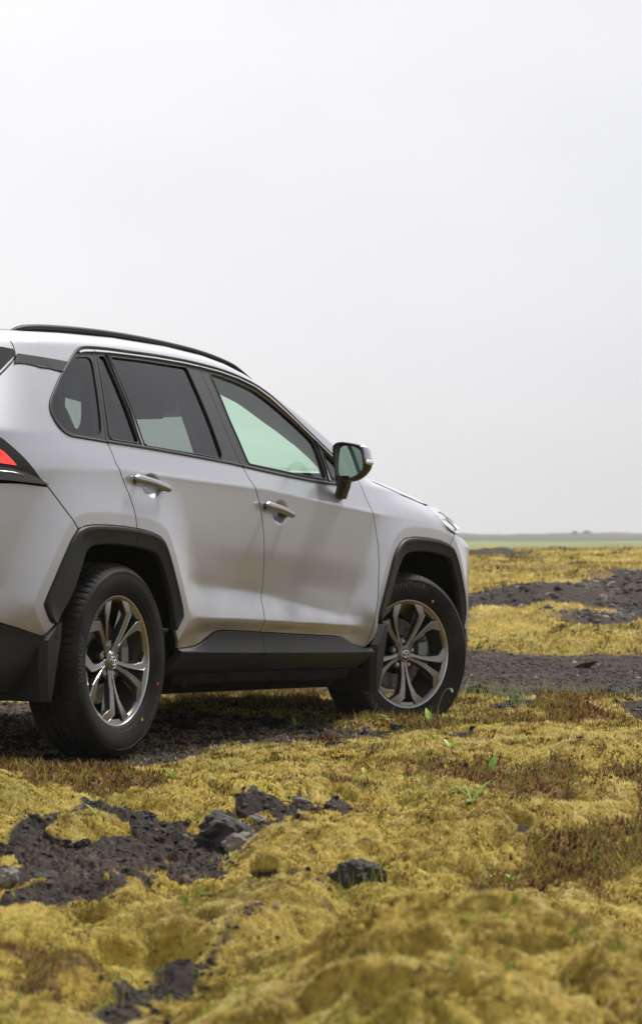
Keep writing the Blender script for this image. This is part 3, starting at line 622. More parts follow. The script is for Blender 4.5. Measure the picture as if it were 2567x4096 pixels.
# --- top sheets
def E_(u): b=B(u,T(u)-.0008); return b
def tabf(u,*kv): return tab(u,*kv)
def S(u,v,o=0.):
    e=E_(u); bx=tab(u,-2,0,.7,0,1.1,.05,1.5,.12,2.0,.20,2.3,.20,2.6,.12,3.0,.03,3.3,0,4.4,0)-tab(u,-2,0,-1,0,-.7,.05,-.4,0,4,0)
    c=tab(u,-2,.004,-.8,.01,0,.020,1,.022,1.5,.02,2.3,.025,2.6,.04,3.2,.045,3.5,.02,4.4,.0)
    f=1-v*v; x=e[...,0]+bx*f; z=e[...,2]+c*f; w=e[...,1]*v
    P=np.stack([x,-w,z],-1)
    return P
def sheet(mb,u0,u1,v0,v1,o=0.,nu=60,nv=24,th=0.):
    u,v=np.meshgrid(np.linspace(u0,u1,nu),np.linspace(v0,v1,nv),indexing='ij')
    P=S(u,v)
    if o:
        h=.004; n=np.cross(S(u+h,v)-S(u-h,v),S(u,v+h)-S(u,v-h)); n/=np.maximum(np.linalg.norm(n,axis=-1),1e-9)[...,None]
        n=np.where(n[...,2:]<0,-n,n); P=P+n*o
    gridmb(mb,P,flipf=False)
    # orient upward
    return mb
mb=MB(); sheet(mb,UMIN+.002,1.08,-1,1,nu=110); mb.build('roof',M['paint'],car)
mb=MB(); sheet(mb,1.05,2.36,-.90,.90,o=-.002,nu=60,nv=40); mb.build('windscreen',M['gwind'],car)
mb=MB(); sheet(mb,1.05,2.36,.895,1,o=.0); sheet(mb,1.05,2.36,-1,-.895); mb.build('windscreen_pillars',M['pillar'],car)
mb=MB(); sheet(mb,2.35,2.5,-.97,.97,o=-.015,nu=8); mb.build('cowl',M['clad'],car)
hu=np.linspace(2.40,3.72,70)
mb=MB(); sheet(mb,2.42,UMAX-.002,-1,1,nu=70)
hc=np.array(HC); 
for sgn in (1,-1):
    uu=np.linspace(2.42,3.30,60); zl=np.interp(uu,[2.42]+list(hc[:,0])+[3.3],[1.128]+list(hc[:,1]+.0065)+[1.033]); tt=T(uu)
    P=np.stack([P3(uu,zl*(1-k)+tt*k,.0005) for k in (0,.02,.3,.6,.8,.92,1)],1); P[:,0]-=0
    P=np.concatenate([(P3(uu,zl,-.012))[:,None],P],1)
    if sgn<0: P=P*[1,-1,1]
    gridmb(mb,P,flipf=sgn>0)
mb.build('bonnet',M['paint'],car)
# --- roof rails
rl=np.array([(-.275,1.570),(-.257,1.578),(-.231,1.588),(-.141,1.602),(.03,1.615),(.333,1.6267),(.62,1.6294),(.92,1.625),(1.233,1.6127),(1.478,1.586),(1.60,1.560),(1.70,1.533)])
rl=resample(smooth_line(rl,2),70); 
mb=MB(); path=np.c_[rl[:,0],np.full(70,-.572),rl[:,1]-.010]
r=.0115*np.clip(np.minimum(np.arange(70)/5,(69-np.arange(70))/9)+.25,0,1); tube(mb,path,r,10,sq=(1.5,1)); 
lowp=path.copy(); lowp[:,2]-=.016; lowp[:,1]-=-.006; tube(mb,lowp[3:-4],.012,8,sq=(1.0,1.2))
both(mb,'roof_rail',M['clad'],car)
# --- interior
mb=MB()
for ua,ub,zl in ((-.55,.50,.90),(.50,2.15,.35)):
    U,K=np.meshgrid(np.linspace(ua,ub,30),np.linspace(0,1,10),indexing='ij'); gridmb(mb,P3(U,zl+(zb(U)-.03-zl)*K,-.075),flipf=True)
both(mb,'door_trim',M['interior'],car)
mb=MB(); rbox(mb,(1.0,0,.42),(3.0,1.45,.10),.02); rbox(mb,(-.55,0,.72),(.5,1.4,.6),.05); mb.build('cabin_floor',M['interior'],car)
mb=MB(); sheet(mb,-.75,1.12,-.93,.93,o=-.035,nu=40); mb.build('headliner',M['headliner'],car)
u,v=np.meshgrid(np.linspace(1.02,2.36,70),np.linspace(0,1,8),indexing='ij')
vin=tab(u,1.0,.56,1.684,.589,1.757,.640,1.912,.674,2.062,.715,2.188,.775,2.36,.80)
mb=MB(); vv=.985-(.985-vin)*v; Pp=S(u,vv); Pp[...,2]-=.016+.010*np.sin(v*np.pi); Pp[...,0]-=.012; gridmb(mb,Pp); both(mb,'pillar_trim',M['headliner'],car)
v,k_=np.meshgrid(np.linspace(-.60,.60,41),np.linspace(0,1,14),indexing='ij'); uh=tab(np.abs(v),0,1.868,.2,1.862,.4,1.79,.55,1.695,.62,1.66); u=1.0+(uh-1.0)*k_
mb=MB(); Pp=S(u,v); Pp[...,2]-=.020; Pp[...,0]-=.012; gridmb(mb,Pp); mb.build('header_trim',M['headliner'],car)
# dark inner trims of the B and C pillars
QT=[(-.20,1.345),(-.09,1.352),(-.0026,1.3586),(-.012,1.325),(-.0304,1.296),(-.060,1.255),(-.085,1.2292),(-.1153,1.210),(-.1453,1.2069),(-.205,1.220),(-.262,1.2438),(-.278,1.262),(-.262,1.285)]
mb=MB(); panel(mb,[(-.50,1.14),(-.50,1.50),(.0,1.53),(.20,1.53),(.235,1.30),(.225,1.12)],o=-.055,gap=0,holes=[rnd(QT)],thick=.02); both(mb,'rear_pillar_trim',M['interior'],car)
mb=MB(); panel(mb,[(.915,1.54),(.805,1.30),(.795,1.10),(1.085,1.09),(1.075,1.3),(1.06,1.54)],o=-.06,gap=0,thick=.02); both(mb,'centre_pillar_trim',M['interior'],car)
# dashboard, wheel, seats, mirror
mb=MB(); ys=np.linspace(-.76,.76,30)
prof=[(1.86,.62),(1.80,.78),(1.80,.93),(1.84,1.02),(1.93,1.055),(2.08,1.07),(2.28,1.07),(2.42,1.08)]
P=np.array([[(x+ .02*math.cos(y*2),y,z-(.04*abs(y)**3)+(.05*math.exp(-((y-.36)/.18)**2) if 1.81<x<2.0 else 0)+(.075*math.exp(-((y+.42)/.20)**2) if 1.9<x<2.3 else 0)) for (x,z) in prof] for y in ys]); gridmb(mb,P); mb.build('dashboard',M['dash'],car)
mb=MB(); th=np.linspace(0,2*np.pi,40); c=np.array([1.66,.36,.92]); tilt=R_(25)
ring=np.stack([c[0]+.185*np.sin(th)*math.sin(tilt),c[1]+.185*np.cos(th),c[2]+.185*np.sin(th)*math.cos(tilt)],1); tube(mb,ring,.014,8,cap=False); rbox(mb,c+[.02,0,-.01],(.06,.16,.12),.03); tube(mb,[c,c+[.2,0,-.08]],.03,8); mb.build('steering_wheel',M['interior'],car)
def seat(x,y,wd,rear=False):
    mb=MB(); rbox(mb,(x+.02,y,.62),(.50,wd,.16),.06)
    lean=math.sin(R_(20)); ca,sa=math.cos(R_(20)),math.sin(R_(20)); rot=[[ca,0,-sa],[0,1,0],[sa,0,ca]]
    m2=MB(); rbox(m2,(0,0,0),(.13,wd,.62),.055); V=np.concatenate(m2.v)@np.array(rot).T; mb.add(V+[x-.30,y,.86],m2.f)
    so=mb.build('rear_seat' if rear else 'front_seat',M['seat'],car)
    for hy in ([y] if not rear else [y-.36,y,y+.36]):
        mb=MB(); rbox(mb,(x-.42 if not rear else x-.40,hy,1.235 if not rear else 1.18),(.085,.23,.15),.04); tube(mb,[(x-.41,hy-.05,1.1),(x-.41,hy-.05,1.2)],.006,6); tube(mb,[(x-.41,hy+.05,1.1),(x-.41,hy+.05,1.2)],.006,6); mb.build('headrest',M['seat'],so)
seat(1.28,-.37,.50); seat(1.28,.37,.50); seat(.42,0,1.25,True)
mb=MB(); rbox(mb,(1.72,-.02,1.40),(.03,.24,.07),.02); tube(mb,[(1.73,0,1.42),(1.78,0,1.47)],.012,8); rbox(mb,(1.80,-.03,1.435),(.14,.20,.07),.025); mb.build('rear_view_mirror',M['interior'],car)
# --- door handles
HG=[(.058,1.036,.335,1.003,0),(1.146,.972,1.400,.937,1)]
for (u0,z0,u1,z1,fr) in HG:
    for dd,(s,f) in zip(fdoors if fr else rdoors,SIDES):
        mb=MB(); n=26; t=np.linspace(0,1,n)
        u=u0+(u1-u0)*t; z=z0+(z1-z0)*t+.003*np.sin(t*np.pi)
        stand=.026+.006*np.sin(np.clip(t,0,1)*np.pi)
        # stand-off measured from the flat door, not from the recess
        C=P3(u,z,0)*1.0; C[:,1]=-(.9+.0)-stand*.0-.004*0
        C[:,1]=-.902-stand
        hh=.0148*np.clip(np.minimum(t/.07,(1-t)/.05)*.6+.4,0,1)*(1.1-.12*t); dp=.008*np.clip(np.minimum(t/.05,(1-t)/.05)*.5+.5,0,1)
        sec=np.array([(-1,-.6),(-.95,.2),(-.6,1.0),(-.15,1.35),(.35,1.1),(.8,.55),(1,-.1),(.9,-.7),(0,-1)])   # (up, out)
        P=np.stack([C+np.stack([0*t,-b_*dp,a_*hh],-1) for a_,b_ in sec],1)
        gridmb(mb,P,closed=True); k=len(sec); mb.f+= [list(range(k))[::-1],[(n-1)*k+i for i in range(k)]]
        h=mb.build('door_handle',M['silver'],dd,flip=f,auto=35)
        for tt in (.16,.90):
            mb=MB(); i=int(tt*(n-1)); a_=C[i]; tube(mb,[a_,a_+[0,.05,0]],.013,8,sq=(1.4,1)); mb.build('handle_mount',M['black'],h,flip=f)
# --- door mirrors
BZ=np.array([(.8199,1.2351),(.8216,1.2471),(.8291,1.2572),(.8422,1.263),(.861,1.2645),(.8949,1.2589),(.9325,1.2525),(.9532,1.2454),(.9598,1.2335),(.9658,1.2046),(.9697,1.1875),(.9709,1.1621),(.9581,1.135),(.9397,1.1148),(.9211,1.1031),(.8968,1.0965),(.8705,1.0958),(.8497,1.0994),(.8402,1.1071),(.8284,1.1549),(.8222,1.1976)])
GZ=np.array([(.8519,1.2348),(.8593,1.2466),(.8762,1.2498),(.9044,1.2477),(.9326,1.238),(.9515,1.2234),(.9565,1.1962),(.9606,1.169),(.9598,1.152),(.9451,1.1318),(.9153,1.1167),(.8872,1.1101),(.8647,1.1078),(.8552,1.1138),(.8474,1.1377),(.8469,1.1803),(.8493,1.2177)])
DW,X0=.067,1.84; BZ=BZ+[DW,-.002]; GZ=GZ+[DW,-.002]
bz=resample(smooth_line(BZ,2,True),48,closed=True); gz=resample(smooth_line(GZ,2,True),48,closed=True)
bz=np.roll(bz,-np.argmin(np.abs(np.arctan2(bz[:,1]-1.18,bz[:,0]-.96))),0); gz=np.roll(gz,-np.argmin(np.abs(np.arctan2(gz[:,1]-1.18,gz[:,0]-.968))),0)
cz_=bz.mean(0)
for s,f in SIDES:
    mr=empty('door_mirror',(0,0,0),(0,0,0),car)
    def ringp(Q,x,sc=1.,sh=(0,0)): 
        q=cz_+(Q-cz_)*sc+np.array(sh); return np.c_[np.full(len(q),x),-q[:,0],q[:,1]]
    def shell(rows):
        P=np.array(rows); return P
    rows=[ringp(gz,X0+.022,1.0),ringp(gz,X0+.008,1.0),ringp(gz*.5+bz*.5,X0+.003),ringp(bz,X0,.985),ringp(bz,X0+.006,1.0),ringp(bz,X0+.016,1.0)]
    mb=MB(); gridmb(mb,shell(rows),closed=True,flipf=False); mb.build('bezel',M['black'],mr,flip=f)
    rows=[ringp(bz,X0+.016,1.0,(.0,0)),ringp(bz,X0+.020,1.03,(.004,.0)),ringp(bz,X0+.045,1.0,(.010,.0)),ringp(bz,X0+.075,.90,(.012,.0)),ringp(bz,X0+.100,.72,(.008,0)),ringp(bz,X0+.112,.45,(.0,0)),ringp(bz,X0+.116,.05,(0,0))]
    P=shell(rows); F=gridf(len(rows),48,True)
    zc=np.array([np.mean([P.reshape(-1,3)[i][2] for i in q]) for q in F])
    wq=np.array([np.mean([-P.reshape(-1,3)[i][1] for i in q]) for q in F]); zl=1.186-.012*(wq-.9)/.1
    up_=[q for q,z in zip(F,zc-zl) if z>=0]; lo_=[q for q,z in zip(F,zc-zl+1e-9) if z<0]
    mb=MB(); mb.add(P.reshape(-1,3),up_); mb.build('mirror_cap',M['paint'],mr,flip=f)
    mb=MB(); mb.add(P.reshape(-1,3),lo_); mb.build('mirror_housing',M['black'],mr,flip=f)
    mb=MB(); P=ringp(gz,X0+.014,1.02); P[:,0]+=(-P[:,1]-(cz_[0]))*.10+(P[:,2]-cz_[1])*.035; mb.add(P,[list(range(48))]); 
    # plate turned outwards and up so it shows bright sky
    g_=mb.build('mirror_glass',M['mirror'],mr,flip=f,smooth=False)
    mb=MB(); pth=[(X0+.022,-(.955+DW+.016),1.176),(X0+.026,-(.972+DW+.016),1.174),(X0+.055,-(.968+DW+.016),1.172),(X0+.09,-(.945+DW),1.171),(X0+.108,-(.915+DW),1.171)]
    tube(mb,resample(smooth_line(pth,2),16),.0095,8,sq=(.7,1.15)); mb.build('indicator_lens',M['chrome'],mr,flip=f)
    sk=[((X0+.035,-(.875+DW-.012),1.118),.042,.060),((X0+.04,-(.872+DW-.016),1.095),.036,.046),((X0+.05,-.918,1.070),.032,.040),((X0+.062,-.904,1.045),.030,.038),((X0+.075,-.893,1.022),.028,.036)]
    mb=MB(); th=np.linspace(0,2*np.pi,16,endpoint=False)
    P=np.array([[ (c[0]+a*np.sign(math.cos(t))*abs(math.cos(t))**.6,c[1]+b*.62*np.sign(math.sin(t))*abs(math.sin(t))**.6,c[2]) for t in th] for c,a,b in sk]); gridmb(mb,P,closed=True,flipf=True); mb.f.append([len(sk)*16-16+i for i in range(16)][::-1] )
    mb.build('mirror_stalk',M['black'],mr,flip=f)
# ------------------------------------------------------------------ wheels (right wheel local frame: x forward, -y outward, z up)
def lathe(mb,prof,n=96,closed=False,flipf=False):
    th=np.linspace(0,2*np.pi,n,endpoint=False)
    P=np.array([[(r*math.cos(t),-w,r*math.sin(t)) for t in th] for r,w in prof]); gridmb(mb,P,closed=True,flipf=flipf); return mb
def text_mesh(body,size,depth,font_scale=(1,1)):
    cu=bpy.data.curves.new('lettering','FONT'); cu.body=body; cu.size=size; cu.extrude=depth; cu.align_x='CENTER'; cu.align_y='CENTER'; cu.resolution_u=3; cu.space_character=1.25
    ob=bpy.data.objects.new('lettering',cu); COL.objects.link(ob); dg=bpy.context.evaluated_depsgraph_get(); me=ob.evaluated_get(dg).to_mesh()
    V=np.array([list(v.co) for v in me.vertices]); F=[list(p.vertices) for p in me.polygons]
    ob.evaluated_get(dg).to_mesh_clear(); bpy.data.objects.remove(ob); bpy.data.curves.remove(cu); return V,F
def make_wheel(text,tang):
    W=empty('wheel',(0,0,0),(0,0,0),car)
    # tyre: carcass with smooth sidewalls, tread with shoulder slots and grooves
    mb=MB(); n=432
    prof=[(.236,.086),(.2405,.0925),(.246,.0945),(.2475,.0975),(.250,.0985),(.262,.1035),(.2625,.1052),(.268,.107),(.290,.1115),(.306,.1125),(.318,.1115),(.326,.1098),(.327,.1112),(.3335,.1098),(.3345,.1078),(.342,.1035),(.3495,.0965),(.3555,.0880),(.3600,.0780),(.3625,.068),(.3632,.0580),(.3636,.0535)]
    groove=[(.3560,.0525),(.3560,.0455),(.3638,.0445)]
    prof+=groove+[(.3642,.0180),(.3560,.0170),(.3560,.0080),(.3643,.0070),(.3643,0)]
    full=prof+[(r,-w) for r,w in prof[::-1][1:]]
    th=np.linspace(0,2*np.pi,n,endpoint=False); P=np.zeros((len(full),n,3))
    for i,(r,w) in enumerate(full):
        rr=np.full(n,r); aw=abs(w)
        slot=((np.arange(n)+ (3 if w<0 else 0))%6==0)
        if r>.346 and aw>.056: rr=rr-np.where(slot,.0075 if r>.35 else .004,0)
        elif r>.357 and .02<aw<.05: rr=rr-np.where((np.arange(n)+2)%6==0,.005,0)
        skew=(.058-aw)*.25 if aw<.1 else 0
        P[i,:,0]=rr*np.cos(th+skew*np.sign(w));P[i,:,1]=-w;P[i,:,2]=rr*np.sin(th+skew*np.sign(w))
    gridmb(mb,P,closed=True,flipf=False)
    ty=mb.build('tyre',M['tyre'],W,auto=38)
    # raised lettering on the sidewall
    sp=np.array(prof[:16])
    for body,a0,rc,h in text:
        V,F=text_mesh(body,h,.0)
        rr=rc+V[:,1]; an=R_(a0)-V[:,0]/rc
        o_=np.argsort(sp[:,0]); w=np.interp(rr,sp[o_,0],sp[o_,1])+.0012
        Pq=np.c_[rr*np.cos(an),-w,rr*np.sin(an)]
        m_=MB(); m_.add(Pq,F); m_.build('sidewall_lettering',M['tyretext'],ty,smooth=False)
    for a0,rc,mt,sz in tang:
        m_=MB(); t=np.linspace(0,2*np.pi,12,endpoint=False); c=np.array([rc*math.cos(R_(a0)),rc*math.sin(R_(a0))]); 
        pts=np.c_[c[0]+sz*np.cos(t),np.full(12,-(.1130)),c[1]+sz*1.25*np.sin(t)]; m_.add(pts,[list(range(12))]); m_.build('paint_dot',M[mt],ty,smooth=False)
    # rim: lip, barrel
    mb=MB(); lathe(mb,[(.232,-.095),(.205,-.088),(.198,-.02),(.205,.02),(.214,.045),(.2185,.060),(.2215,.074)],120); 
    rim=mb.build('rim',M['barrel'],W,auto=40)
    mb=MB(); lathe(mb,[(.2215,.074),(.2225,.080),(.2270,.0835),(.2290,.0875),(.2375,.0895)],120); mb.build('rim_flange',M['rim'],rim)
    mb=MB(); lathe(mb,[(.2375,.0895),(.2395,.0925),(.2420,.0930),(.2435,.0905),(.2430,.086)],120); mb.build('rim_lip',M['rimedge'],rim)
    # spokes: five pairs of kinked arms
    mb=MB(); eb=MB(); sb=MB()
    def arm(k,s):
        a=R_(-90+72*k); ur=np.array([math.cos(a),math.sin(a)]); ut=np.array([-math.sin(a),math.cos(a)])*s
        # stations: (r, t_inner, t_outer, w_top, bevel)
        st=[(.030,.000,.018,.064),(.050,.0005,.0180,.066),(.068,.0030,.0175,.0685),(.100,.0072,.0215,.0745),(.142,.0130,.0315,.0835),(.186,.0232,.0500,.0940)]
        st2=[(.2265,.058,.094,.0890)]
        L=[];Rr=[];H=[]
        for r,ti,to,w in st: L.append(ur*r+ut*ti); Rr.append(ur*r+ut*to); H.append(w)
        # kink: the face folds at the knee and runs out to the flange
        L[-1]=ur*.197+ut*.0250; Rr[-1]=ur*.178+ut*.0500
        L.append(ur*.2300+ut*.066); Rr.append(ur*.2065+ut*.1050); H.append(.0865)
        L=np.array(L);Rr=np.array(Rr);H=np.array(H)
        n=len(L); rows=[]
        for i in range(n):
            d=Rr[i]-L[i]; wd=np.linalg.norm(d); d/=wd; bv=.0028
            dp=.012+.012*min(1,i/3) if i<n-1 else .022
            sec=[(L[i]-d*.003,H[i]-dp),(L[i]-d*.001,H[i]-.004),(L[i]+d*bv*.5,H[i]),(Rr[i]-d*bv*.5,H[i]-(.0015)),(Rr[i]+d*.001,H[i]-.0055),(Rr[i]+d*(.002+.003*(i>2)),H[i]-dp)]
            rows.append([(p[0],-w,p[1]) for p,w in sec])
        P=np.array(rows); gridmb(mb,P[:,1:5],flipf=(s<0)); gridmb(sb,P[:,:2],flipf=(s<0)); gridmb(sb,P[:,4:],flipf=(s<0))
        # bright cut edge on the inner side of the face
        e=np.array([[L[i][0],-H[i]-.0002,L[i][1]] for i in range(2,n)]); tube(eb,e,.0016,5)
        e=np.array([[Rr[i][0],-H[i]+.0042,Rr[i][1]] for i in range(3,n)]); tube(eb,e,.0012,5)
        pk=[ur*.120+ut*.034,ur*.190+ut*.062,ur*.213+ut*.095]
        q=np.array([[pk[0][0],-.050,pk[0][1]],[pk[1][0],-.060,pk[1][1]],[pk[2][0],-.068,pk[2][1]],[*(ur*.178+ut*.050),0]]) 
        q[3]=[(ur*.178+ut*.050)[0],-.070,(ur*.178+ut*.050)[1]]; mb.add(q,[[0,1,3],[1,2,3]] if s>0 else [[0,3,1],[1,3,2]])
    for k in range(5):
        for s in (1,-1): arm(k,s)
        # small foot between the two arms at the flange
        a=R_(-90+72*k); ur=np.array([math.cos(a),math.sin(a)]); ut=np.array([-math.sin(a),math.cos(a)])
        ps=[(.2265,-.055),(.2335,-.048),(.218,-.040),(.2145,-.030),(.2165,0),(.2145,.030),(.218,.040),(.2335,.048),(.2265,.055)]
        A0=np.array([[*(ur*r+ut*t)] for r,t in ps]); A1=np.array([[*((ur*r+ut*t)/np.linalg.norm(ur*r+ut*t)*.2365)] for r,t in ps])
        V=[[p[0],-.0835,p[1]] for p in A0]+[[p[0],-.0880,p[1]] for p in A1]+[[p[0],-.060,p[1]] for p in A0]; n=len(ps)
        mb.add(V,[[i,i+1,n+i+1,n+i] for i in range(n-1)]+[[2*n+i,2*n+i+1,i+1,i] for i in range(n-1)])
        a=R_(-54+72*k)   # spoke web rings round each lug pocket
        c=np.array([.0575*math.cos(a),.0575*math.sin(a)]); t=np.linspace(a-1.9,a+1.9,14)
        mb.add(np.array([[c[0]+.0155*math.cos(x),-.066,c[1]+.0155*math.sin(x)] for x in t]+[[c[0]+.0145*math.cos(x),-.040,c[1]+.0145*math.sin(x)] for x in t]+[[c[0]+.0205*math.cos(x),-.060,c[1]+.0205*math.sin(x)] for x in t]),
            [[i,i+1,14+i+1,14+i] for i in range(13)]+[[28+i,28+i+1,i+1,i] for i in range(13)])
    lathe(mb,[(.0305,.0690),(.034,.0675),(.037,.0635)],60)
    sp_=mb.build('spokes',M['rim'],rim,auto=22); eb.build('cut_edges',M['rimedge'],sp_); sb.build('spoke_sides',M['spokeside'],sp_,auto=22)
    # hub cap with the three-ellipse emblem
    mb=MB(); lathe(mb,[(.0,.0735),(.020,.0732),(.0275,.0722)],48); cap=mb.build('hub_cap',M['cap'],rim)
    mb=MB(); lathe(mb,[(.0272,.0722),(.0285,.0742),(.0300,.0742),(.0312,.070),(.0312,.060)],48); mb.build('cap_ring',M['silver'],cap)
    mb=MB(); t=np.linspace(0,2*np.pi,40)
    def ell(cx,cz,a,b,r): tube(mb,np.c_[cx+a*np.cos(t),np.full(40,-.0742),cz+b*np.sin(t)],r,6,cap=False,up=(0,1,0))
    ell(0,0,.0225,.0160,.0017); ell(0,.0,.0066,.0154,.0015); ell(0,.0072,.0155,.0070,.0015); mb.build('emblem',M['chrome'],cap)
    for k in range(5):
        a=R_(-54+72*k); mb=MB(); c=(.0575*math.cos(a),.0575*math.sin(a))
        th=np.linspace(0,2*np.pi,6,endpoint=False); th2=np.linspace(0,2*np.pi,18,endpoint=False)
        tube(mb,[(c[0],-.035,c[1]),(c[0],-.050,c[1])],.0118,6); tube(mb,[(c[0],-.046,c[1]),(c[0],-.0575,c[1]),(c[0],-.0595,c[1])],[.0098,.0098,.0085],16); mb.build('lug_nut',M['lug'],rim,auto=30)
    # brake
    mb=MB(); lathe(mb,[(.0,.030),(.082,.030),(.090,.010)],60); mb.build('hub',M['under'],W)
    mb=MB(); lathe(mb,[(.085,.012),(.090,.004),(.160,.004),(.160,-.018),(.08,-.018)],64); lathe(mb,[(.0,.026),(.080,.026),(.085,.012)],48); mb.build('brake_disc',M['disc'],W,auto=30)
    mb=MB()
    for aa in np.linspace(-24,24,9):
        a=R_(aa+8); box(mb,(.140*math.cos(a),-.022,.140*math.sin(a)),(.055,.045,.026),rot=[[math.cos(a),0,-math.sin(a)],[0,1,0],[math.sin(a),0,math.cos(a)]])
    box(mb,(.12,-.045,.015),(.05,.02,.07)); mb.build('brake_caliper',M['caliper'],W,smooth=False)
    mb=MB(); tube(mb,[(0,.0,0),(0,.35,0)],.04,12); box(mb,(0,.12,0),(.12,.12,.2)); mb.build('hub_carrier',M['under'],W)
    return W
M['tyretext']=mat('tyre_lettering',(.045,.045,.046),.5)
HUBZ=.355; HW=.803; STEER=R_(-23.5)
rear_text=[('DUNLOP',178,.308,.036),('DUNLOP',-42,.308,.036)]
wr=make_wheel(rear_text,[(-55,.268,'orange',.0055),(-18,.287,'red',.0052)]); wr.location=(0,-HW,HUBZ)
wf=make_wheel([('DUNLOP',-140,.308,.036),('SYNTHER',92,.308,.036)],[(62,.268,'orange',.005)]); wf.location=(2.69,-HW,HUBZ); wf.rotation_euler=(0,0,STEER)
def copy_tree(o,parent=None):
    c=o.copy(); COL.objects.link(c); c.parent=parent
    for ch in list(o.children): copy_tree(ch,c)
    return c
for src,x,st in ((wr,0,0),(wf,2.69,STEER)):
    c=copy_tree(src,car); c.location=(x,HW,HUBZ); c.rotation_euler=(0,0,math.pi+st)
GP={
'G1':[(-0.878, 8.122), (-0.6, 8.9), (-0.252, 9.458), (0.097, 9.686), (0.12, 9.385), (-0.064, 8.464), (-0.218, 8.177), (-0.268, 7.707), (0.075, 7.469), (0.033, 7.117), (-0.196, 7.378), (-0.333, 7.289), (-0.481, 6.993), (-0.648, 6.758), (-0.743, 6.874), (-0.639, 7.515), (-0.833, 7.707)],
'G2':[(-1.723, 15.547), (-0.751, 14.714), (0.045, 13.711), (0.482, 12.491), (0.237, 12.115), (-0.417, 11.995), (-0.512, 11.215), (-0.809, 10.717), (-1.279, 11.537)],
'G3':[(-0.322, 5.988), (-0.136, 6.434), (-0.226, 5.815), (-0.287, 5.212), (-0.394, 5.212), (-0.342, 5.651)],
'H1':[(-1.201, 11.112), (-0.831, 10.813), (-0.509, 10.53), (-0.565, 9.764), (-0.833, 9.639), (-1.064, 9.844)],
'H2':[(0.192, 11.1), (0.592, 11.05), (1.225, 10.9), (1.121, 10.162), (0.664, 9.892), (0.247, 10.439)],
'H3':[(0.382, 7.515), (0.541, 8.068), (0.958, 8.771), (0.847, 7.757), (0.492, 7.333)],
'H4':[(-0.667, 6.171), (-0.467, 5.871), (-0.336, 5.815), (-0.379, 5.212), (-0.564, 5.212)],
'H5':[(-0.707, 15.958), (-0.122, 16.043), (0.091, 15.157), (0.046, 14.095), (-0.384, 14.432), (-0.688, 15.081)],
'H6':[(0.157, 13.774), (0.626, 13.407), (1.152, 13.173), (1.093, 12.491), (0.602, 12.891), (0.188, 13.289)],
'G7':[(0.792, 16.943), (1.85, 16.943), (1.698, 15.547), (1.106, 14.969), (0.716, 14.095), (0.691, 14.786)],
}
# ------------------------------------------------------------------ ground
_perm=np.random.default_rng(11).permutation(256).astype(np.int64); _perm=np.r_[_perm,_perm]
_ga=np.random.default_rng(5).uniform(0,2*np.pi,256); _gx,_gy=np.cos(_ga),np.sin(_ga)
def perlin(x,y,seed=0):
    x=np.asarray(x,float)+seed*17.31; y=np.asarray(y,float)+seed*9.77
    xi=np.floor(x).astype(np.int64);yi=np.floor(y).astype(np.int64);xf=x-xi;yf=y-yi
    u=xf*xf*xf*(xf*(xf*6-15)+10);v=yf*yf*yf*(yf*(yf*6-15)+10)
    def g(ix,iy,dx,dy):
        h=_perm[(_perm[ix&255]+iy)&255]; return _gx[h]*dx+_gy[h]*dy
    a=g(xi,yi,xf,yf);b=g(xi+1,yi,xf-1,yf);c=g(xi,yi+1,xf,yf-1);d=g(xi+1,yi+1,xf-1,yf-1)
    return ((a*(1-u)+b*u)*(1-v)+(c*(1-u)+d*u)*v)*1.5
def fbm(x,y,o=4,seed=0,g=.5):
    s=0;a=1;t=0
    for i in range(o): s=s+a*perlin(x*2**i,y*2**i,seed+i); t+=a; a*=g
    return s/t
def sst(a,b,x): t=np.clip((x-a)/(b-a),0,1); return t*t*(3-2*t)
def pmask(x,y,P,soft):
    d=polydist(x,y,P+[P[0]]); ins=inpoly(x,y,P); return sst(-soft,soft,np.where(ins,d,-d))
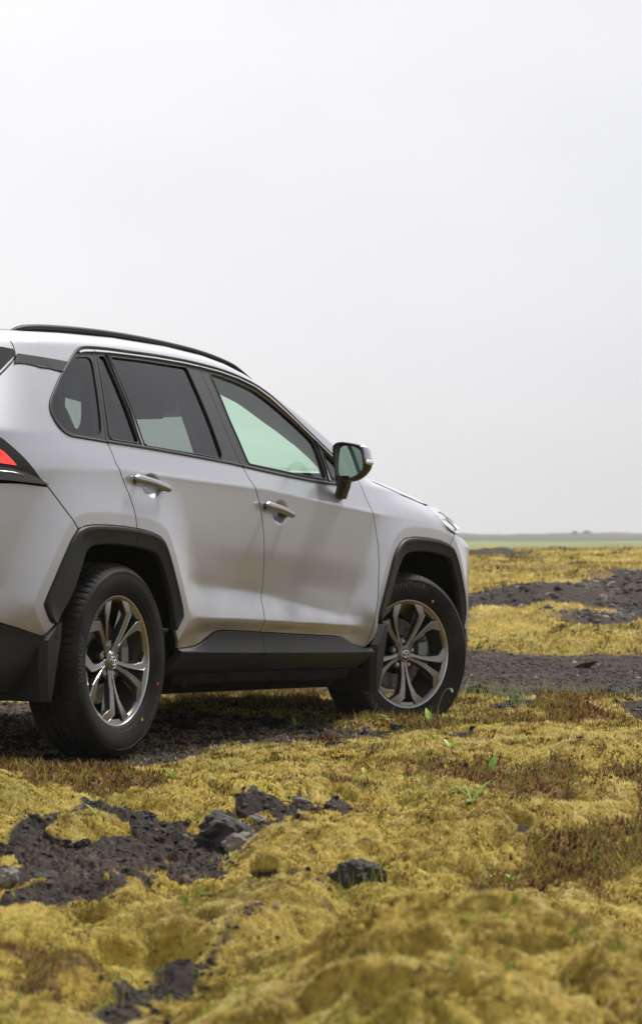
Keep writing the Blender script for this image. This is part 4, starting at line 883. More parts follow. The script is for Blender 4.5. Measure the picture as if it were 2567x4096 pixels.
def masks(x,y):
    """gravel and heath cover, 0..1"""
    wx=.16*fbm(x*1.7,y*1.2,4,3)+.05*fbm(x*9,y*6,2,8); wy=.30*fbm(x*1.7,y*1.2,4,5)+.10*fbm(x*9,y*6,2,4)
    X=x+wx;Y=y+wy
    near=(y>3)&(y<24)&(np.abs(x)<6)
    g=np.zeros_like(x);h=np.zeros_like(x)
    xn,yn=X[near],Y[near]
    gn=np.zeros_like(xn);hn=np.zeros_like(xn)
    for k in ('G1','G2','G3'): gn=np.maximum(gn,pmask(xn,yn,GP[k],.10))
    gn=np.maximum(gn,.8*pmask(xn,yn,GP['G7'],.15)*(fbm(xn*3,yn*2,3,21)>-.02))
    for k in ('H1','H2','H3','H4','H5','H6'): hn=np.maximum(hn,pmask(xn,yn,GP[k],.09))
    near1=(yn<10.2); bk=sst(-.10,.06,fbm(xn*4.2+7,yn*3.2,4,25)+.10); gn=np.where(near1&(yn>6.6),gn*bk,gn)
    hn=hn*sst(-.25,.10,fbm(xn*4.5,yn*3.5,3,26)+.05)
    for k in ('H1','H3'): hn=np.maximum(hn,.95*pmask(xn,yn,GP[k],.06)*sst(-.35,-.1,fbm(xn*5,yn*4,3,27)))
    gn=gn*(1-.9*pmask(xn,yn,GP['H3'],.05))
    g[near]=gn;h[near]=hn
    # the bare lava road and its ragged edges
    e1=16.0+.25*wx*4+.5*fbm(x*.8,y*.3,3,31); e2=21.4+1.2*fbm(x*.5,y*.1,3,33)
    road=sst(-.3,.3,y-e1)*sst(-.4,.4,e2-y); g=np.maximum(g,road)
    # random moss openings; extra bare ground beside the view to grey the paint reflections
    n=fbm(x*1.1+5,y*.7,4,41); g=np.maximum(g,sst(-.06,.04,n)*(y<16)*(np.abs(x)>1.4)); g=np.maximum(g,.9*sst(.36,.44,fbm(x*3.3,y*2.1,3,44))*(y<16)*(y>8))
    h=np.maximum(h,sst(.24,.36,fbm(x*.9,y*.8,4,47))*(y<16)*(np.abs(x)>1.0)); h=np.maximum(h,.8*sst(.33,.42,fbm(x*2.6,y*2.0,3,49))*(y<16)*(y>9))
    h=np.maximum(h,sst(.0,.5,21.9+wy*2-y)*sst(-.6,.3,y-20.9)*.9)
    # far slopes: moss on the left, bare lava coming in from the right
    far=(y>22.8)
    q=fbm(x*.22+2,y*.10,4,51)+.10*fbm(x*.9,y*.5,3,52)
    band=sst(24,25.5,y)*sst(44,36,y)
    thr=.10-.42*sst(.2,4.0,x-.05*(y-24))
    gf=band*sst(-.05,.16,q+.12*fbm(x*1.3,y*.9,4,58)-thr)
    gf=np.maximum(gf,sst(.36,.42,q)*.7)
    g=np.where(far,np.maximum(g,gf),g); h=np.where(far,sst(.14,.30,fbm(x*.25+9,y*.14,4,57))*.8,h)
    g=np.where(y>64,0,g)
    h=h*(1-g); return g,h
MOUNDS=[ # x, y, rx, ry, height
 (.44,4.85,.68,.66,.15),(.85,5.3,.50,.45,.045),(.14,5.40,.28,.30,.05),(.0,4.45,.26,.6,.05),
 (.30,8.45,.30,.42,.055),(.62,8.8,.32,.42,.065),(1.0,8.7,.36,.5,.06),(.02,8.0,.22,.25,.06),(.42,8.1,.3,.25,.04),
 (-.42,9.55,.28,.30,.06),(-.12,9.75,.20,.24,.045),(-.80,8.75,.26,.42,.075),(-1.15,9.0,.3,.6,.08),
 (-.20,6.50,.22,.26,.10),(.06,6.65,.22,.20,.06),(.32,6.9,.26,.22,.035),(-.44,5.85,.09,.13,.04),(-.60,6.55,.20,.24,.035),(-.62,7.35,.10,.16,.03),(-.47,7.2,.08,.12,.025),
 (-1.05,10.35,.38,.26,.045),(-.85,4.9,.4,.6,.06),(.30,9.9,.30,.22,.03),(.75,10.1,.40,.22,.02),(.15,10.6,.35,.30,.03),(.75,12.3,.5,.40,.035),(.35,11.6,.3,.2,.03),(1.2,11.4,.5,.5,.05),
 (2.6,22.6,1.0,.6,.16),(1.15,22.5,.9,.6,.05),(-1.5,22.7,2.5,.7,.06),(6,22.8,2,.8,.06),(4.9,22.3,.8,.5,.03),(3.25,22.9,.35,.4,.10),
 (1.4,26.5,1.4,.8,.08),(4.1,31.5,1.4,1.1,.25),(3.0,30,1.6,.9,.14),(5.2,36,1.8,1.2,.15),(2.2,37,1.6,1.4,.12)]
HUBS=[(-1.165,11.957,0),(0,0,0)]
def height(x,y,g=None,h=None):
    if g is None: g,h=masks(x,y)
    z=.020*fbm(x*.6,y*.6,3,61)
    for mx_,my_,rx,ry,hh in MOUNDS:
        dx=(x-mx_)/rx;dy=(y-my_)/ry; r=dx*dx+dy*dy; m=r<4
        if m.any():
            b=np.exp(-r[m]**2*.9)*hh; z[m]=z[m]+b
    moss=1-g
    near=sst(40,20,y)
    # cushions: rounded billows with sharp creases
    w=.10*fbm(x*2,y*2,2,71)
    def bil(s,seed,sy=.8): return np.abs(perlin((x+w)*s,(y+w)*s*sy,seed))
    br_=sst(-.25,.35,fbm(x*1.1,y*1.1,3,78)); cush=.105*bil(2.0,73)**.7+.046*bil(4.0,74,1.1)**.7+.028*(.4+br_)*bil(8,75,1.8)**.8+.018*(.3+br_)*bil(18,76,1.6)+.007*bil(42,77,1)-.102
    cush=cush+.03*fbm(x*1.3,y*1.3,2,79)
    cush=cush-.055*sst(.12,.30,fbm(x*2.6+4,y*3.4,3,72))*sst(12,9,y)
    flat=1-.70*sst(1.2,.5,np.hypot((x+.9)/1.6,(y-13)/2.6))*1.0
    flat*=1-.6*sst(10.0,12.5,y)*sst(24,18,y)
    z=z+moss*(1-.35*h)*cush*near*flat+moss*.022*near*sst(9.5,11.5,y)
    z=z+h*(.010+.022*fbm(x*14,y*14,3,81))*near
    # gravel: lumpy clods, road almost flat with ruts
    cl=.034*bil(4,82,.8)+.024*bil(11,83,1)+.018*bil(24,84,1)+.012*bil(52,85,1)-.018
    z=z+g*near*(cl*(1-.62*sst(15.5,16.5,y))*(1-.5*sst(10.2,11.2,y))-.020)
    # large relief
    t=np.maximum(y-22.5,0)
    hill=np.interp(y,[0,22.5,24,26,30,40,50,60,66,80,120,200,1100,1300,1450,1700,3000],[0,.0,-.03,.0,.10,.25,.37,.500,.49,-.05,-.15,-.25,-.3,1.1,1.35,1.1,.9])
    z=z+hill*1.0
    far=sst(22,30,y)*sst(90,62,y)
    z=z+far*(.14*fbm(x*.16,y*.13,4,91)*sst(66,44,y)+.05*fbm(x*.05,y*.2,3,94)+.16*bil(.50,92,.7)*sst(62,30,y)+.10*bil(1.3,93,.7)+.04*bil(3.1,95))
    ridge=sst(1100,1300,y); z=z+ridge*(2.2*fbm(x*.02,y*.01,4,96))
    # tyres press into the soft ground
    o=np.array([-1.56188,11.95763]); f=np.array([math.sin(HEAD),math.cos(HEAD)]); r=np.array([math.cos(HEAD),-math.sin(HEAD)])
    for X_ in (0,2.69):
        for s in (-1,1):
            c=o+f*X_+r*.803*s; u=((x-c[0])*f[0]+(y-c[1])*f[1]); v=((x-c[0])*r[0]+(y-c[1])*r[1])
            if X_: a=.41*s*0+.41; u,v=u*math.cos(a)+v*math.sin(a),-u*math.sin(a)+v*math.cos(a)
            q=np.hypot(u/.30,v/.20); m=sst(1.25,.8,q); tgt=(-.0005 if X_==0 else -.064)
            z=z*(1-m)+np.minimum(z,tgt+.11*np.clip(q-.55,0,1))*m
    return z
# one polar sheet round the camera: dense where the photograph looks, coarse elsewhere
fan=.24
a_in=np.r_[np.linspace(-.24,-.125,111)[:-1],np.linspace(-.125,.125,640),np.linspace(.125,.24,111)[1:]]; NF=len(a_in); k=np.arange(1,90); step0=a_in[1]-a_in[0]
go=fan+np.cumsum(step0*1.06**k); go=go[go<math.pi-.15]; rest=np.linspace(go[-1],math.pi,12)[1:-1]
pos=np.r_[go,rest]; ANG=np.r_[-pos[::-1],a_in,pos]; ANG=np.r_[ANG,math.pi]
r1=[.25]
while r1[-1]<3.7: r1.append(r1[-1]*1.09)
while r1[-1]<24: r1.append(r1[-1]*1.00185)
while r1[-1]<70: r1.append(r1[-1]*1.007)
while r1[-1]<1750: r1.append(r1[-1]*1.035)
RAD=np.array(r1); nr_,na_=len(RAD),len(ANG)
Rg,Ag=np.meshgrid(RAD,ANG,indexing='ij'); GX=Rg*np.sin(Ag); GY=Rg*np.cos(Ag)
gx_,gy_=GX.ravel(),GY.ravel()
Gm,Hm=masks(gx_,gy_); GZ_=height(gx_,gy_,Gm,Hm)
V=np.c_[gx_,gy_,GZ_]
ii=np.arange(nr_-1)[:,None]*na_; jj=np.arange(na_)[None,:]; j2=(jj+1)%na_
F=np.stack([ii+jj,ii+j2,ii+na_+j2,ii+na_+jj],-1).reshape(-1,4)[:, ::-1]
def fastmesh(name,V,F,mat_,attrs={},smooth=True,parent=None):
    me=bpy.data.meshes.new(name); k=F.shape[1]
    me.vertices.add(len(V)); me.vertices.foreach_set('co',np.ascontiguousarray(V,dtype=np.float32).ravel())
    me.loops.add(F.size); me.loops.foreach_set('vertex_index',np.ascontiguousarray(F,dtype=np.int32).ravel())
    me.polygons.add(len(F)); me.polygons.foreach_set('loop_start',np.arange(0,F.size,k,dtype=np.int32)); me.polygons.foreach_set('use_smooth',np.full(len(F),smooth))
    me.update(calc_edges=True)
    for n_,a in attrs.items():
        a=np.asarray(a); at=me.attributes.new(n_,'FLOAT' if a.ndim==1 else 'FLOAT_VECTOR','POINT'); at.data.foreach_set('value' if a.ndim==1 else 'vector',np.ascontiguousarray(a,dtype=np.float32).ravel())
    me.materials.append(mat_); o=bpy.data.objects.new(name,me); COL.objects.link(o); o.parent=parent; return o
def ramp(t,stops):
    r=N(t,'ShaderNodeValToRGB'); e=r.color_ramp.elements
    e[0].position=stops[0][0];e[0].color=(*stops[0][1],1); e[1].position=stops[-1][0]; e[1].color=(*stops[-1][1],1)
    for p,c in stops[1:-1]: x=e.new(p); x.color=(*c,1)
    return r
def noise(t,co,scale,detail=4,rough=.55,stretch=None):
    n=N(t,'ShaderNodeTexNoise'); n.inputs['Scale'].default_value=scale; n.inputs['Detail'].default_value=detail; n.inputs['Roughness'].default_value=rough
    if stretch:
        m_=N(t,'ShaderNodeMapping'); m_.inputs['Scale'].default_value=stretch; t.links.new(co,m_.inputs[0]); co=m_.outputs[0]
    t.links.new(co,n.inputs[0]); return n.outputs[0]
def mixc(t,f,a,b,mode='MIX'):
    m_=N(t,'ShaderNodeMixRGB',blend_type=mode)
    for i,v in ((0,f),(1,a),(2,b)):
        if isinstance(v,(int,float)): m_.inputs[i].default_value=v
        elif isinstance(v,tuple): m_.inputs[i].default_value=(*v,1)
        else: t.links.new(v,m_.inputs[i])
    return m_.outputs[0]
def mth(t,op,a,b=None,c=None,clamp=False):
    m_=N(t,'ShaderNodeMath',operation=op,use_clamp=clamp)
    for i,v in enumerate((a,b,c)):
        if v is None: continue
        if isinstance(v,(int,float)): m_.inputs[i].default_value=v
        else: t.links.new(v,m_.inputs[i])
    return m_.outputs[0]
def ramp_of(t,src,st): r=ramp(t,st); t.links.new(src,r.inputs[0]); return r.outputs[0]
MOSS=[(.30,(.05,.033,.006)),(.41,(.19,.13,.020)),(.52,(.36,.26,.042)),(.66,(.55,.42,.10))]
gm=bpy.data.materials.new('moss_and_lava_ground'); gm.use_nodes=True; t=gm.node_tree; p=t.nodes['Principled BSDF']
ge=N(t,'ShaderNodeNewGeometry'); co=ge.outputs['Position']
ag=N(t,'ShaderNodeAttribute'); ag.attribute_name='gravel'; ah=N(t,'ShaderNodeAttribute'); ah.attribute_name='heath'
r1_=ramp(t,MOSS); nn=mth(t,'ADD',mth(t,'MULTIPLY',noise(t,co,3.0,6,.65),.55),mth(t,'MULTIPLY',noise(t,co,60,3,.6),.45)); t.links.new(nn,r1_.inputs[0])
moss=r1_.outputs[0]
gr=mth(t,'MULTIPLY',mth(t,'SUBTRACT',noise(t,co,1.4,3),.56),6,clamp=True); moss=mixc(t,mth(t,'MULTIPLY',gr,.55),moss,(.15,.18,.018))
br=mth(t,'MULTIPLY',mth(t,'SUBTRACT',noise(t,co,4.5,5,.7),.55),7,clamp=True); moss=mixc(t,mth(t,'MULTIPLY',br,.6),moss,(.16,.085,.018))
r2_=ramp(t,[(.34,(.006,.005,.0045)),(.5,(.033,.025,.021)),(.62,(.078,.060,.050)),(.74,(.20,.16,.125))]); t.links.new(mth(t,'ADD',mth(t,'MULTIPLY',noise(t,co,14,6,.7),.6),mth(t,'MULTIPLY',noise(t,co,85,3,.6),.4)),r2_.inputs[0])
r3_=ramp(t,[(.30,(.028,.013,.010)),(.48,(.10,.040,.020)),(.60,(.16,.085,.03)),(.72,(.12,.13,.025))]); t.links.new(mth(t,'ADD',mth(t,'MULTIPLY',noise(t,co,9,5,.65),.5),mth(t,'MULTIPLY',noise(t,co,90,3),.5)),r3_.inputs[0])
# the bright green plain and the dark lava ridge far away
sp=N(t,'ShaderNodeSeparateXYZ'); t.links.new(co,sp.inputs[0])
brk=mth(t,'ADD',mth(t,'MULTIPLY',noise(t,co,45,3,.6),.55),mth(t,'MULTIPLY',noise(t,co,3.2,5,.65),.45))
def soft(a): return mth(t,'MULTIPLY',mth(t,'SUBTRACT',mth(t,'ADD',a.outputs['Fac'],mth(t,'MULTIPLY',mth(t,'SUBTRACT',brk,.5),.9)),.38),4.5,clamp=True)
c=mixc(t,mth(t,'MULTIPLY',soft(ah),.75),moss,r3_.outputs[0]); gv_=mixc(t,1.0,r2_.outputs[0],ramp_of(t,noise(t,co,.9,6,.7),[(.35,(.42,.34,.30)),(.5,(.84,.70,.64)),(.62,(1.75,1.45,1.3))]),'MULTIPLY'); c=mixc(t,soft(ag),c,gv_)
fy=mth(t,'DIVIDE',mth(t,'SUBTRACT',sp.outputs['Y'],68),12,clamp=True)
rf=ramp(t,[(.40,(.12,.13,.04)),(.52,(.24,.26,.08)),(.66,(.15,.14,.08))]); t.links.new(noise(t,co,.02,5,.6,(1,.35,1)),rf.inputs[0]); c=mixc(t,fy,c,rf.outputs[0])
fr_=mth(t,'DIVIDE',mth(t,'SUBTRACT',sp.outputs['Y'],600),60,clamp=True); c=mixc(t,fr_,c,(.030,.027,.030))
t.links.new(c,p.inputs['Base Color']); p.inputs['Roughness'].default_value=.85; p.inputs['Specular IOR Level'].default_value=.25
bm_=N(t,'ShaderNodeBump'); bm_.inputs['Strength'].default_value=.7; bm_.inputs['Distance'].default_value=.010
t.links.new(mth(t,'ADD',noise(t,co,70,4,.7),mth(t,'MULTIPLY',noise(t,co,260,2),.4)),bm_.inputs['Height']); t.links.new(bm_.outputs[0],p.inputs['Normal'])
ground=fastmesh('ground',V,F,gm,{'gravel':Gm,'heath':Hm}); tag(ground,kind='structure')
# ---------- cover scattered over the ground (positions taken on the sheet itself)
_P=V.reshape(nr_,na_,3); _N=np.cross(np.gradient(_P,axis=1),np.gradient(_P,axis=0)); _N/=np.maximum(np.linalg.norm(_N,axis=-1),1e-12)[...,None]; _N*=np.sign(_N[...,2:])
ZG=GZ_.reshape(nr_,na_); MG=Gm.reshape(nr_,na_); MH=Hm.reshape(nr_,na_)
j0=len(pos); i0=int(np.searchsorted(RAD,3.75)); i1=int(np.searchsorted(RAD,24)); i2=int(np.searchsorted(RAD,40))
SN=None
def sample(n,ia,ib,powr=1.0,jw=1.0):
    global SN
    i=ia+(ib-ia-1)*rng.random(n)**powr; j=j0+(NF-2)*(.5+(rng.random(n)-.5)*jw)
    ia_=i.astype(int);ja=j.astype(int);fi=i-ia_;fj=j-ja
    def bl(A): return (A[ia_,ja]*(1-fj)+A[ia_,ja+1]*fj)*(1-fi)+(A[ia_+1,ja]*(1-fj)+A[ia_+1,ja+1]*fj)*fi
    SN=np.stack([bl(_N[...,q_]) for q_ in range(3)],-1)
    return bl(GX),bl(GY),bl(ZG),bl(MG),bl(MH)
def ground_z(x,y):
    x=np.atleast_1d(np.asarray(x,float));y=np.atleast_1d(np.asarray(y,float))
    r=np.hypot(x,y);a=np.arctan2(x,y); i=np.clip(np.interp(r,RAD,np.arange(nr_)),0,nr_-1.001); j=np.interp(a,ANG,np.arange(na_))
    ia=i.astype(int);ja=np.clip(j.astype(int),0,na_-2);fi=i-ia;fj=j-ja
    return (ZG[ia,ja]*(1-fj)+ZG[ia,ja+1]*fj)*(1-fi)+(ZG[ia+1,ja]*(1-fj)+ZG[ia+1,ja+1]*fj)*fi
def tuftmat(name,stops,rough=.8,attr='rnd',trans=0,nrm=False,vary=False):
    m_=bpy.data.materials.new(name); m_.use_nodes=True; t=m_.node_tree; p=t.nodes['Principled BSDF']
    a=N(t,'ShaderNodeAttribute'); a.attribute_name=attr; r=ramp(t,stops); t.links.new(a.outputs['Fac'],r.inputs[0]); cc=r.outputs[0]
    if vary:
        gp2=N(t,'ShaderNodeNewGeometry').outputs['Position']
        for sc_,lo_,k_,col_ in ((1.1,.54,7,(.82,1.0,.60)),(2.3,.53,8,(.78,.62,.47)),(3.6,.54,8,(1.18,1.20,1.7)),(8,.585,9,(.42,.34,.29))):
            mk_=mth(t,'MULTIPLY',mth(t,'SUBTRACT',noise(t,gp2,sc_,5,.65),lo_),k_,clamp=True); cc=mixc(t,mth(t,'MULTIPLY',mk_,.85),cc,mixc(t,1.0,cc,col_,'MULTIPLY'))
    t.links.new(cc,p.inputs['Base Color']); p.inputs['Roughness'].default_value=rough
    p.inputs['Specular IOR Level'].default_value=.2
    if nrm:
        an=N(t,'ShaderNodeAttribute'); an.attribute_name='nrm'; t.links.new(an.outputs['Vector'],p.inputs['Normal'])
    if trans:
        tl=N(t,'ShaderNodeBsdfTranslucent'); t.links.new(cc,tl.inputs[0]); mx_=N(t,'ShaderNodeMixShader'); mx_.inputs[0].default_value=trans
        t.links.new(p.outputs[0],mx_.inputs[1]); t.links.new(tl.outputs[0],mx_.inputs[2]); t.links.new(mx_.outputs[0],t.nodes['Material Output'].inputs[0])
    return m_
def blades(x,y,z,hgt,wid,lean,rnd):
    """one upright triangle per point"""
    n=len(x); a=rng.random(n)*2*np.pi; la=rng.random(n)*2*np.pi
    dx,dy=np.cos(a)*wid/2,np.sin(a)*wid/2
    V=np.empty((n,3,3)); V[:,0]=np.c_[x-dx,y-dy,z];V[:,1]=np.c_[x+dx,y+dy,z];V[:,2]=np.c_[x+np.cos(la)*hgt*lean,y+np.sin(la)*hgt*lean,z+hgt]
    return V.reshape(-1,3),np.arange(3*n).reshape(n,3),np.repeat(rnd,3)
# moss
n=1250000; x,y,z,g,h=sample(n,i0,i1); nrm=SN; k=(g+.25*(rng.random(n)-.5)<.42)&(rng.random(n)>h*.8); k&=~((y>16.3)&(y<21))
x,y,z,h=x[k],y[k],z[k],h[k]; nrm=nrm[k]; n=len(x); sc=np.clip(y/9,.7,1.7)
tone=.555+.30*fbm(x*1.4,y*1.4,3,101)+.60*fbm(x*6,y*5,3,102)+.75*fbm(x*22,y*20,2,103)+.40*(rng.random(n)-.5)
tone=tone-.42*sst(.16,.34,fbm(x*5.5+3,y*4.5,3,104))
x2,y2,z2,g2,h2=sample(160000,i1,int(np.searchsorted(RAD,62))); k=(g2+.3*(rng.random(160000)-.5)<.4); x2,y2,z2=x2[k],y2[k],z2[k]; nrm=np.r_[nrm,SN[k]]; n2=len(x2)
tone2=.50+.35*fbm(x2*.5,y2*.35,3,106)+.5*fbm(x2*2.2,y2*1.5,3,107)+.3*(rng.random(n2)-.5)-.45*sst(.12,.3,fbm(x2*1.1,y2*.8,3,108))
x=np.r_[x,x2];y=np.r_[y,y2];z=np.r_[z,z2];tone=np.r_[tone,tone2];n=len(x);sc=np.clip(y/9,.7,6)
V_,F_,rr=blades(x,y,z-.002,(.005+.008*rng.random(n))*sc,(.003+.0035*rng.random(n))*sc,.8*rng.random(n),np.clip(tone,0,1))
nrm=nrm+.38*rng.normal(size=nrm.shape); nrm/=np.linalg.norm(nrm,axis=1)[:,None]
mo=fastmesh('moss',V_,F_,tuftmat('moss_tips',[(0,(.055,.036,.009)),(.2,(.17,.118,.025)),(.42,(.42,.325,.090)),(.64,(.68,.56,.21)),(.85,(.84,.74,.38)),(1,(.60,.57,.18))],trans=.42,vary=True),{'rnd':rr},smooth=False); tag(mo,kind='stuff',label='yellow olive moss growing in soft cushions',cat='moss')
# heath
n=640000; x,y,z,g,h=sample(n,i0,i1); k=(h*1.2-rng.random(n)*.9+.5*fbm(x*9,y*9,2,112)>.08)&(g<.5); x,y,z=x[k],y[k],z[k]; n=len(x); sc=np.clip(y/9,.6,1.7)*(1+.45*pmask(x,y,GP['H3'],.1)+.2*pmask(x,y,GP['H1'],.1))
tone=np.clip(.45+.45*fbm(x*4,y*4,3,111)+.75*(rng.random(n)-.5),0,1)
V_,F_,rr=blades(x,y,z-.002+.012*rng.random(n),(.007+.018*rng.random(n)**2)*sc,(.0035+.004*rng.random(n))*sc,1.1*rng.random(n),tone)
he=fastmesh('heath',V_,F_,tuftmat('heath_leaves',[(0,(.022,.012,.008)),(.2,(.075,.032,.018)),(.38,(.17,.075,.032)),(.52,(.27,.15,.055)),(.66,(.36,.26,.07)),(.8,(.18,.20,.035)),(1,(.28,.38,.06))],trans=.4),{'rnd':rr},smooth=False); tag(he,kind='stuff',label='low reddish brown heath with green sprigs among the moss',cat='heath')
# gravel clods
def chunks(x,y,z,s,rnd):
    n=len(x); ph=(1+5**.5)/2
    ic=np.array([(.1,.05,.74),(.9,0,.3),(.28,.85,.35),(-.72,.52,.3),(-.72,-.52,.35),(.28,-.85,.3),(.95,.65,-.5),(-.4,1.05,-.5),(-1.15,0,-.5),(-.4,-1.05,-.5),(.95,-.65,-.5)])
    fc=np.array([(0,1,2),(0,2,3),(0,3,4),(0,4,5),(0,5,1),(1,6,2),(2,7,3),(3,8,4),(4,9,5),(5,10,1),(2,6,7),(3,7,8),(4,8,9),(5,9,10),(1,10,6)])
    m=len(ic); jit=1+.28*(rng.random((n,m,3))-.5)*2; a=rng.random(n)*2*np.pi; ca,sa=np.cos(a),np.sin(a)
    L=ic[None]*jit*s[:,None,None]*np.stack([.8+.4*rng.random(n),.7+.4*rng.random(n),.65+.5*rng.random(n)],-1)[:,None]
    X=L[...,0]*ca[:,None]-L[...,1]*sa[:,None]; Y=L[...,0]*sa[:,None]+L[...,1]*ca[:,None]
    V=np.stack([X+x[:,None],Y+y[:,None],L[...,2]+z[:,None]],-1).reshape(-1,3); F=(fc[None]+(np.arange(n)*m)[:,None,None]).reshape(-1,3)
    return V,F,np.repeat(rnd,m)
n=185000; x,y,z,g,h=sample(n,i0,i1); k=(g-.75*rng.random(n)**1.5>.06); x,y,z=x[k],y[k],z[k]; n=len(x)
s=(.0018+.011*rng.random(n)**5)*np.clip(y/9,.7,1.6)*np.where(y>16.2,.95,1); tone=np.clip(.35+.3*fbm(x*3,y*3,2,121)+.45*(rng.random(n)-.5)+(rng.random(n)>.965)*.5,0,1)
V_,F_,rr=chunks(x,y,z-s*.02,s,tone)
x2,y2,z2,g2,h2=sample(45000,i1,int(np.searchsorted(RAD,60))); k=(g2>.3); x2,y2,z2=x2[k],y2[k],z2[k]; n2=len(x2)
s2=(.008+.04*rng.random(n2)**4); V2,F2,r2_r=chunks(x2,y2,z2,s2,np.clip(.45+.4*fbm(x2*.8,y2*.5,3,122)+.6*(rng.random(n2)-.5)+(rng.random(n2)>.95)*.5,0,1))
F_=np.r_[F_,F2+len(V_)]; V_=np.r_[V_,V2]; rr=np.r_[rr,r2_r]
gv=fastmesh('lava_gravel',V_,F_,tuftmat('lava_grit',[(0,(.007,.0055,.005)),(.35,(.030,.024,.020)),(.6,(.075,.058,.048)),(.82,(.17,.135,.105)),(1,(.36,.31,.25))],.75),{'rnd':rr},smooth=False); tag(gv,kind='stuff',label='dark grey lava grit and clods covering the bare ground',cat='gravel')
# pale dry lichen crumbs on the tyre track
n=150000; x,y,z,g,h=sample(n,int(np.searchsorted(RAD,10.2)),int(np.searchsorted(RAD,15))); k=(g>.35)&(fbm(x*5,y*5,3,131)>-.06); x,y,z=x[k],y[k],z[k]; n=len(x)
V_,F_,rr=blades(x,y,z,.004+.008*rng.random(n),.006+.008*rng.random(n),1.6*rng.random(n),rng.random(n))
li=fastmesh('dry_lichen',V_,F_,tuftmat('dry_lichen_mat',[(0,(.10,.075,.05)),(.5,(.25,.19,.135)),(1,(.42,.34,.25))]),{'rnd':rr},smooth=False); tag(li,kind='stuff',label='pale beige dry lichen crumbs round the tyre track',cat='lichen')
# thin grass
gpts=[]
for cx,cy,sx_,sy_,cnt,hh in ((1.2,15.7,.45,.25,260,.09),(.75,15.2,.2,.3,90,.10),(.5,13.7,.25,.2,60,.06),(-.25,15.8,.45,.3,260,.07),(-.6,14.9,.2,.3,60,.06),(.2,10.2,.12,.2,50,.06),(-.02,5.9,.06,.1,40,.07),(.10,7.0,.08,.15,40,.06),(.62,7.9,.12,.1,60,.05),(-.35,9.9,.3,.4,50,.04),(.8,10.6,.5,.5,120,.035),(-.6,12,.5,.5,60,.04),(-.45,5.7,.15,.3,60,.05),(1.9,21.9,1.2,.3,200,.10),(.35,12.4,.4,.4,90,.045),(-.1,7.4,.3,.2,40,.05)):
    a_=rng.normal(size=(cnt,2)); gpts.append(np.c_[cx+a_[:,0]*sx_,cy+a_[:,1]*sy_,hh*(.4+.9*rng.random(cnt))])
gp_=np.concatenate(gpts); n=len(gp_); zz_=ground_z(gp_[:,0],gp_[:,1]); la=rng.random(n)*2*np.pi; k_=.25+.5*rng.random(n)
segs=5; tt=np.linspace(0,1,segs); Hh=gp_[:,2]; wv=.0011
cx=gp_[:,0][:,None]+np.cos(la)[:,None]*Hh[:,None]*k_[:,None]*tt**2; cy=gp_[:,1][:,None]+np.sin(la)[:,None]*Hh[:,None]*k_[:,None]*tt**2; cz=zz_[:,None]+Hh[:,None]*tt
wd=wv*(1-.85*tt)*(gp_[:,1][:,None]/9)**.7
Vg=np.stack([np.stack([cx-wd,cy,cz],-1),np.stack([cx+wd,cy,cz],-1)],2).reshape(-1,3)
Fg=np.array([[2*i,2*i+1,2*i+3,2*i+2] for i in range(segs-1)])[None]+(np.arange(n)*2*segs)[:,None,None]
gs=fastmesh('grass',Vg,Fg.reshape(-1,4),tuftmat('grass_blades',[(0,(.13,.17,.03)),(.5,(.26,.30,.07)),(1,(.42,.38,.18))],trans=.4),{'rnd':np.repeat(rng.random(n),2*segs)}); tag(gs,kind='stuff',label='thin sparse grass blades among moss and stones',cat='grass')
# tiny green sprouts
n=9000; x,y,z,g,h=sample(n,i0,int(np.searchsorted(RAD,16.5))); k=(fbm(x*3.5+9,y*3.5,3,141)>.16)&(g<.6); x,y,z=x[k],y[k],z[k]; n=len(x)
P_=[blades(x+.004*rng.normal(size=n),y+.004*rng.normal(size=n),z,.006+.012*rng.random(n),.004+.004*rng.random(n),1.2*rng.random(n),rng.random(n)) for _ in range(3)]
V_=np.concatenate([q_[0] for q_ in P_]); F_=np.concatenate([q_[1]+i_*3*n for i_,q_ in enumerate(P_)]); rr=np.concatenate([q_[2] for q_ in P_])
so=fastmesh('green_sprouts',V_,F_,tuftmat('sprout_green',[(0,(.10,.17,.02)),(.5,(.20,.32,.04)),(1,(.36,.46,.09))],.5,trans=.4),{'rnd':rr},smooth=False); tag(so,kind='stuff',label='tiny bright green sprouts dotted through moss and heath',cat='sprouts')
# ---------- rocks
rockm=bpy.data.materials.new('lava_rock'); rockm.use_nodes=True; t=rockm.node_tree; p=t.nodes['Principled BSDF']; tcn=N(t,'ShaderNodeTexCoord'); co=tcn.outputs['Object']
rr_=ramp(t,[(.32,(.012,.011,.012)),(.52,(.045,.041,.042)),(.64,(.11,.10,.10)),(.76,(.30,.28,.25))]); t.links.new(mth(t,'ADD',mth(t,'MULTIPLY',noise(t,co,22,6,.7),.5),mth(t,'MULTIPLY',noise(t,co,140,3),.5)),rr_.inputs[0]); t.links.new(rr_.outputs[0],p.inputs['Base Color']); p.inputs['Roughness'].default_value=.6
b=N(t,'ShaderNodeBump'); b.inputs['Strength'].default_value=.9; b.inputs['Distance'].default_value=.006; t.links.new(noise(t,co,120,5,.75),b.inputs['Height']); t.links.new(b.outputs[0],p.inputs['Normal'])
palem=tintvar(bump(mat('pale_rock',(.3,.27,.24),.8),90,.6,.004),(.16,.14,.125),(.46,.42,.37),18)
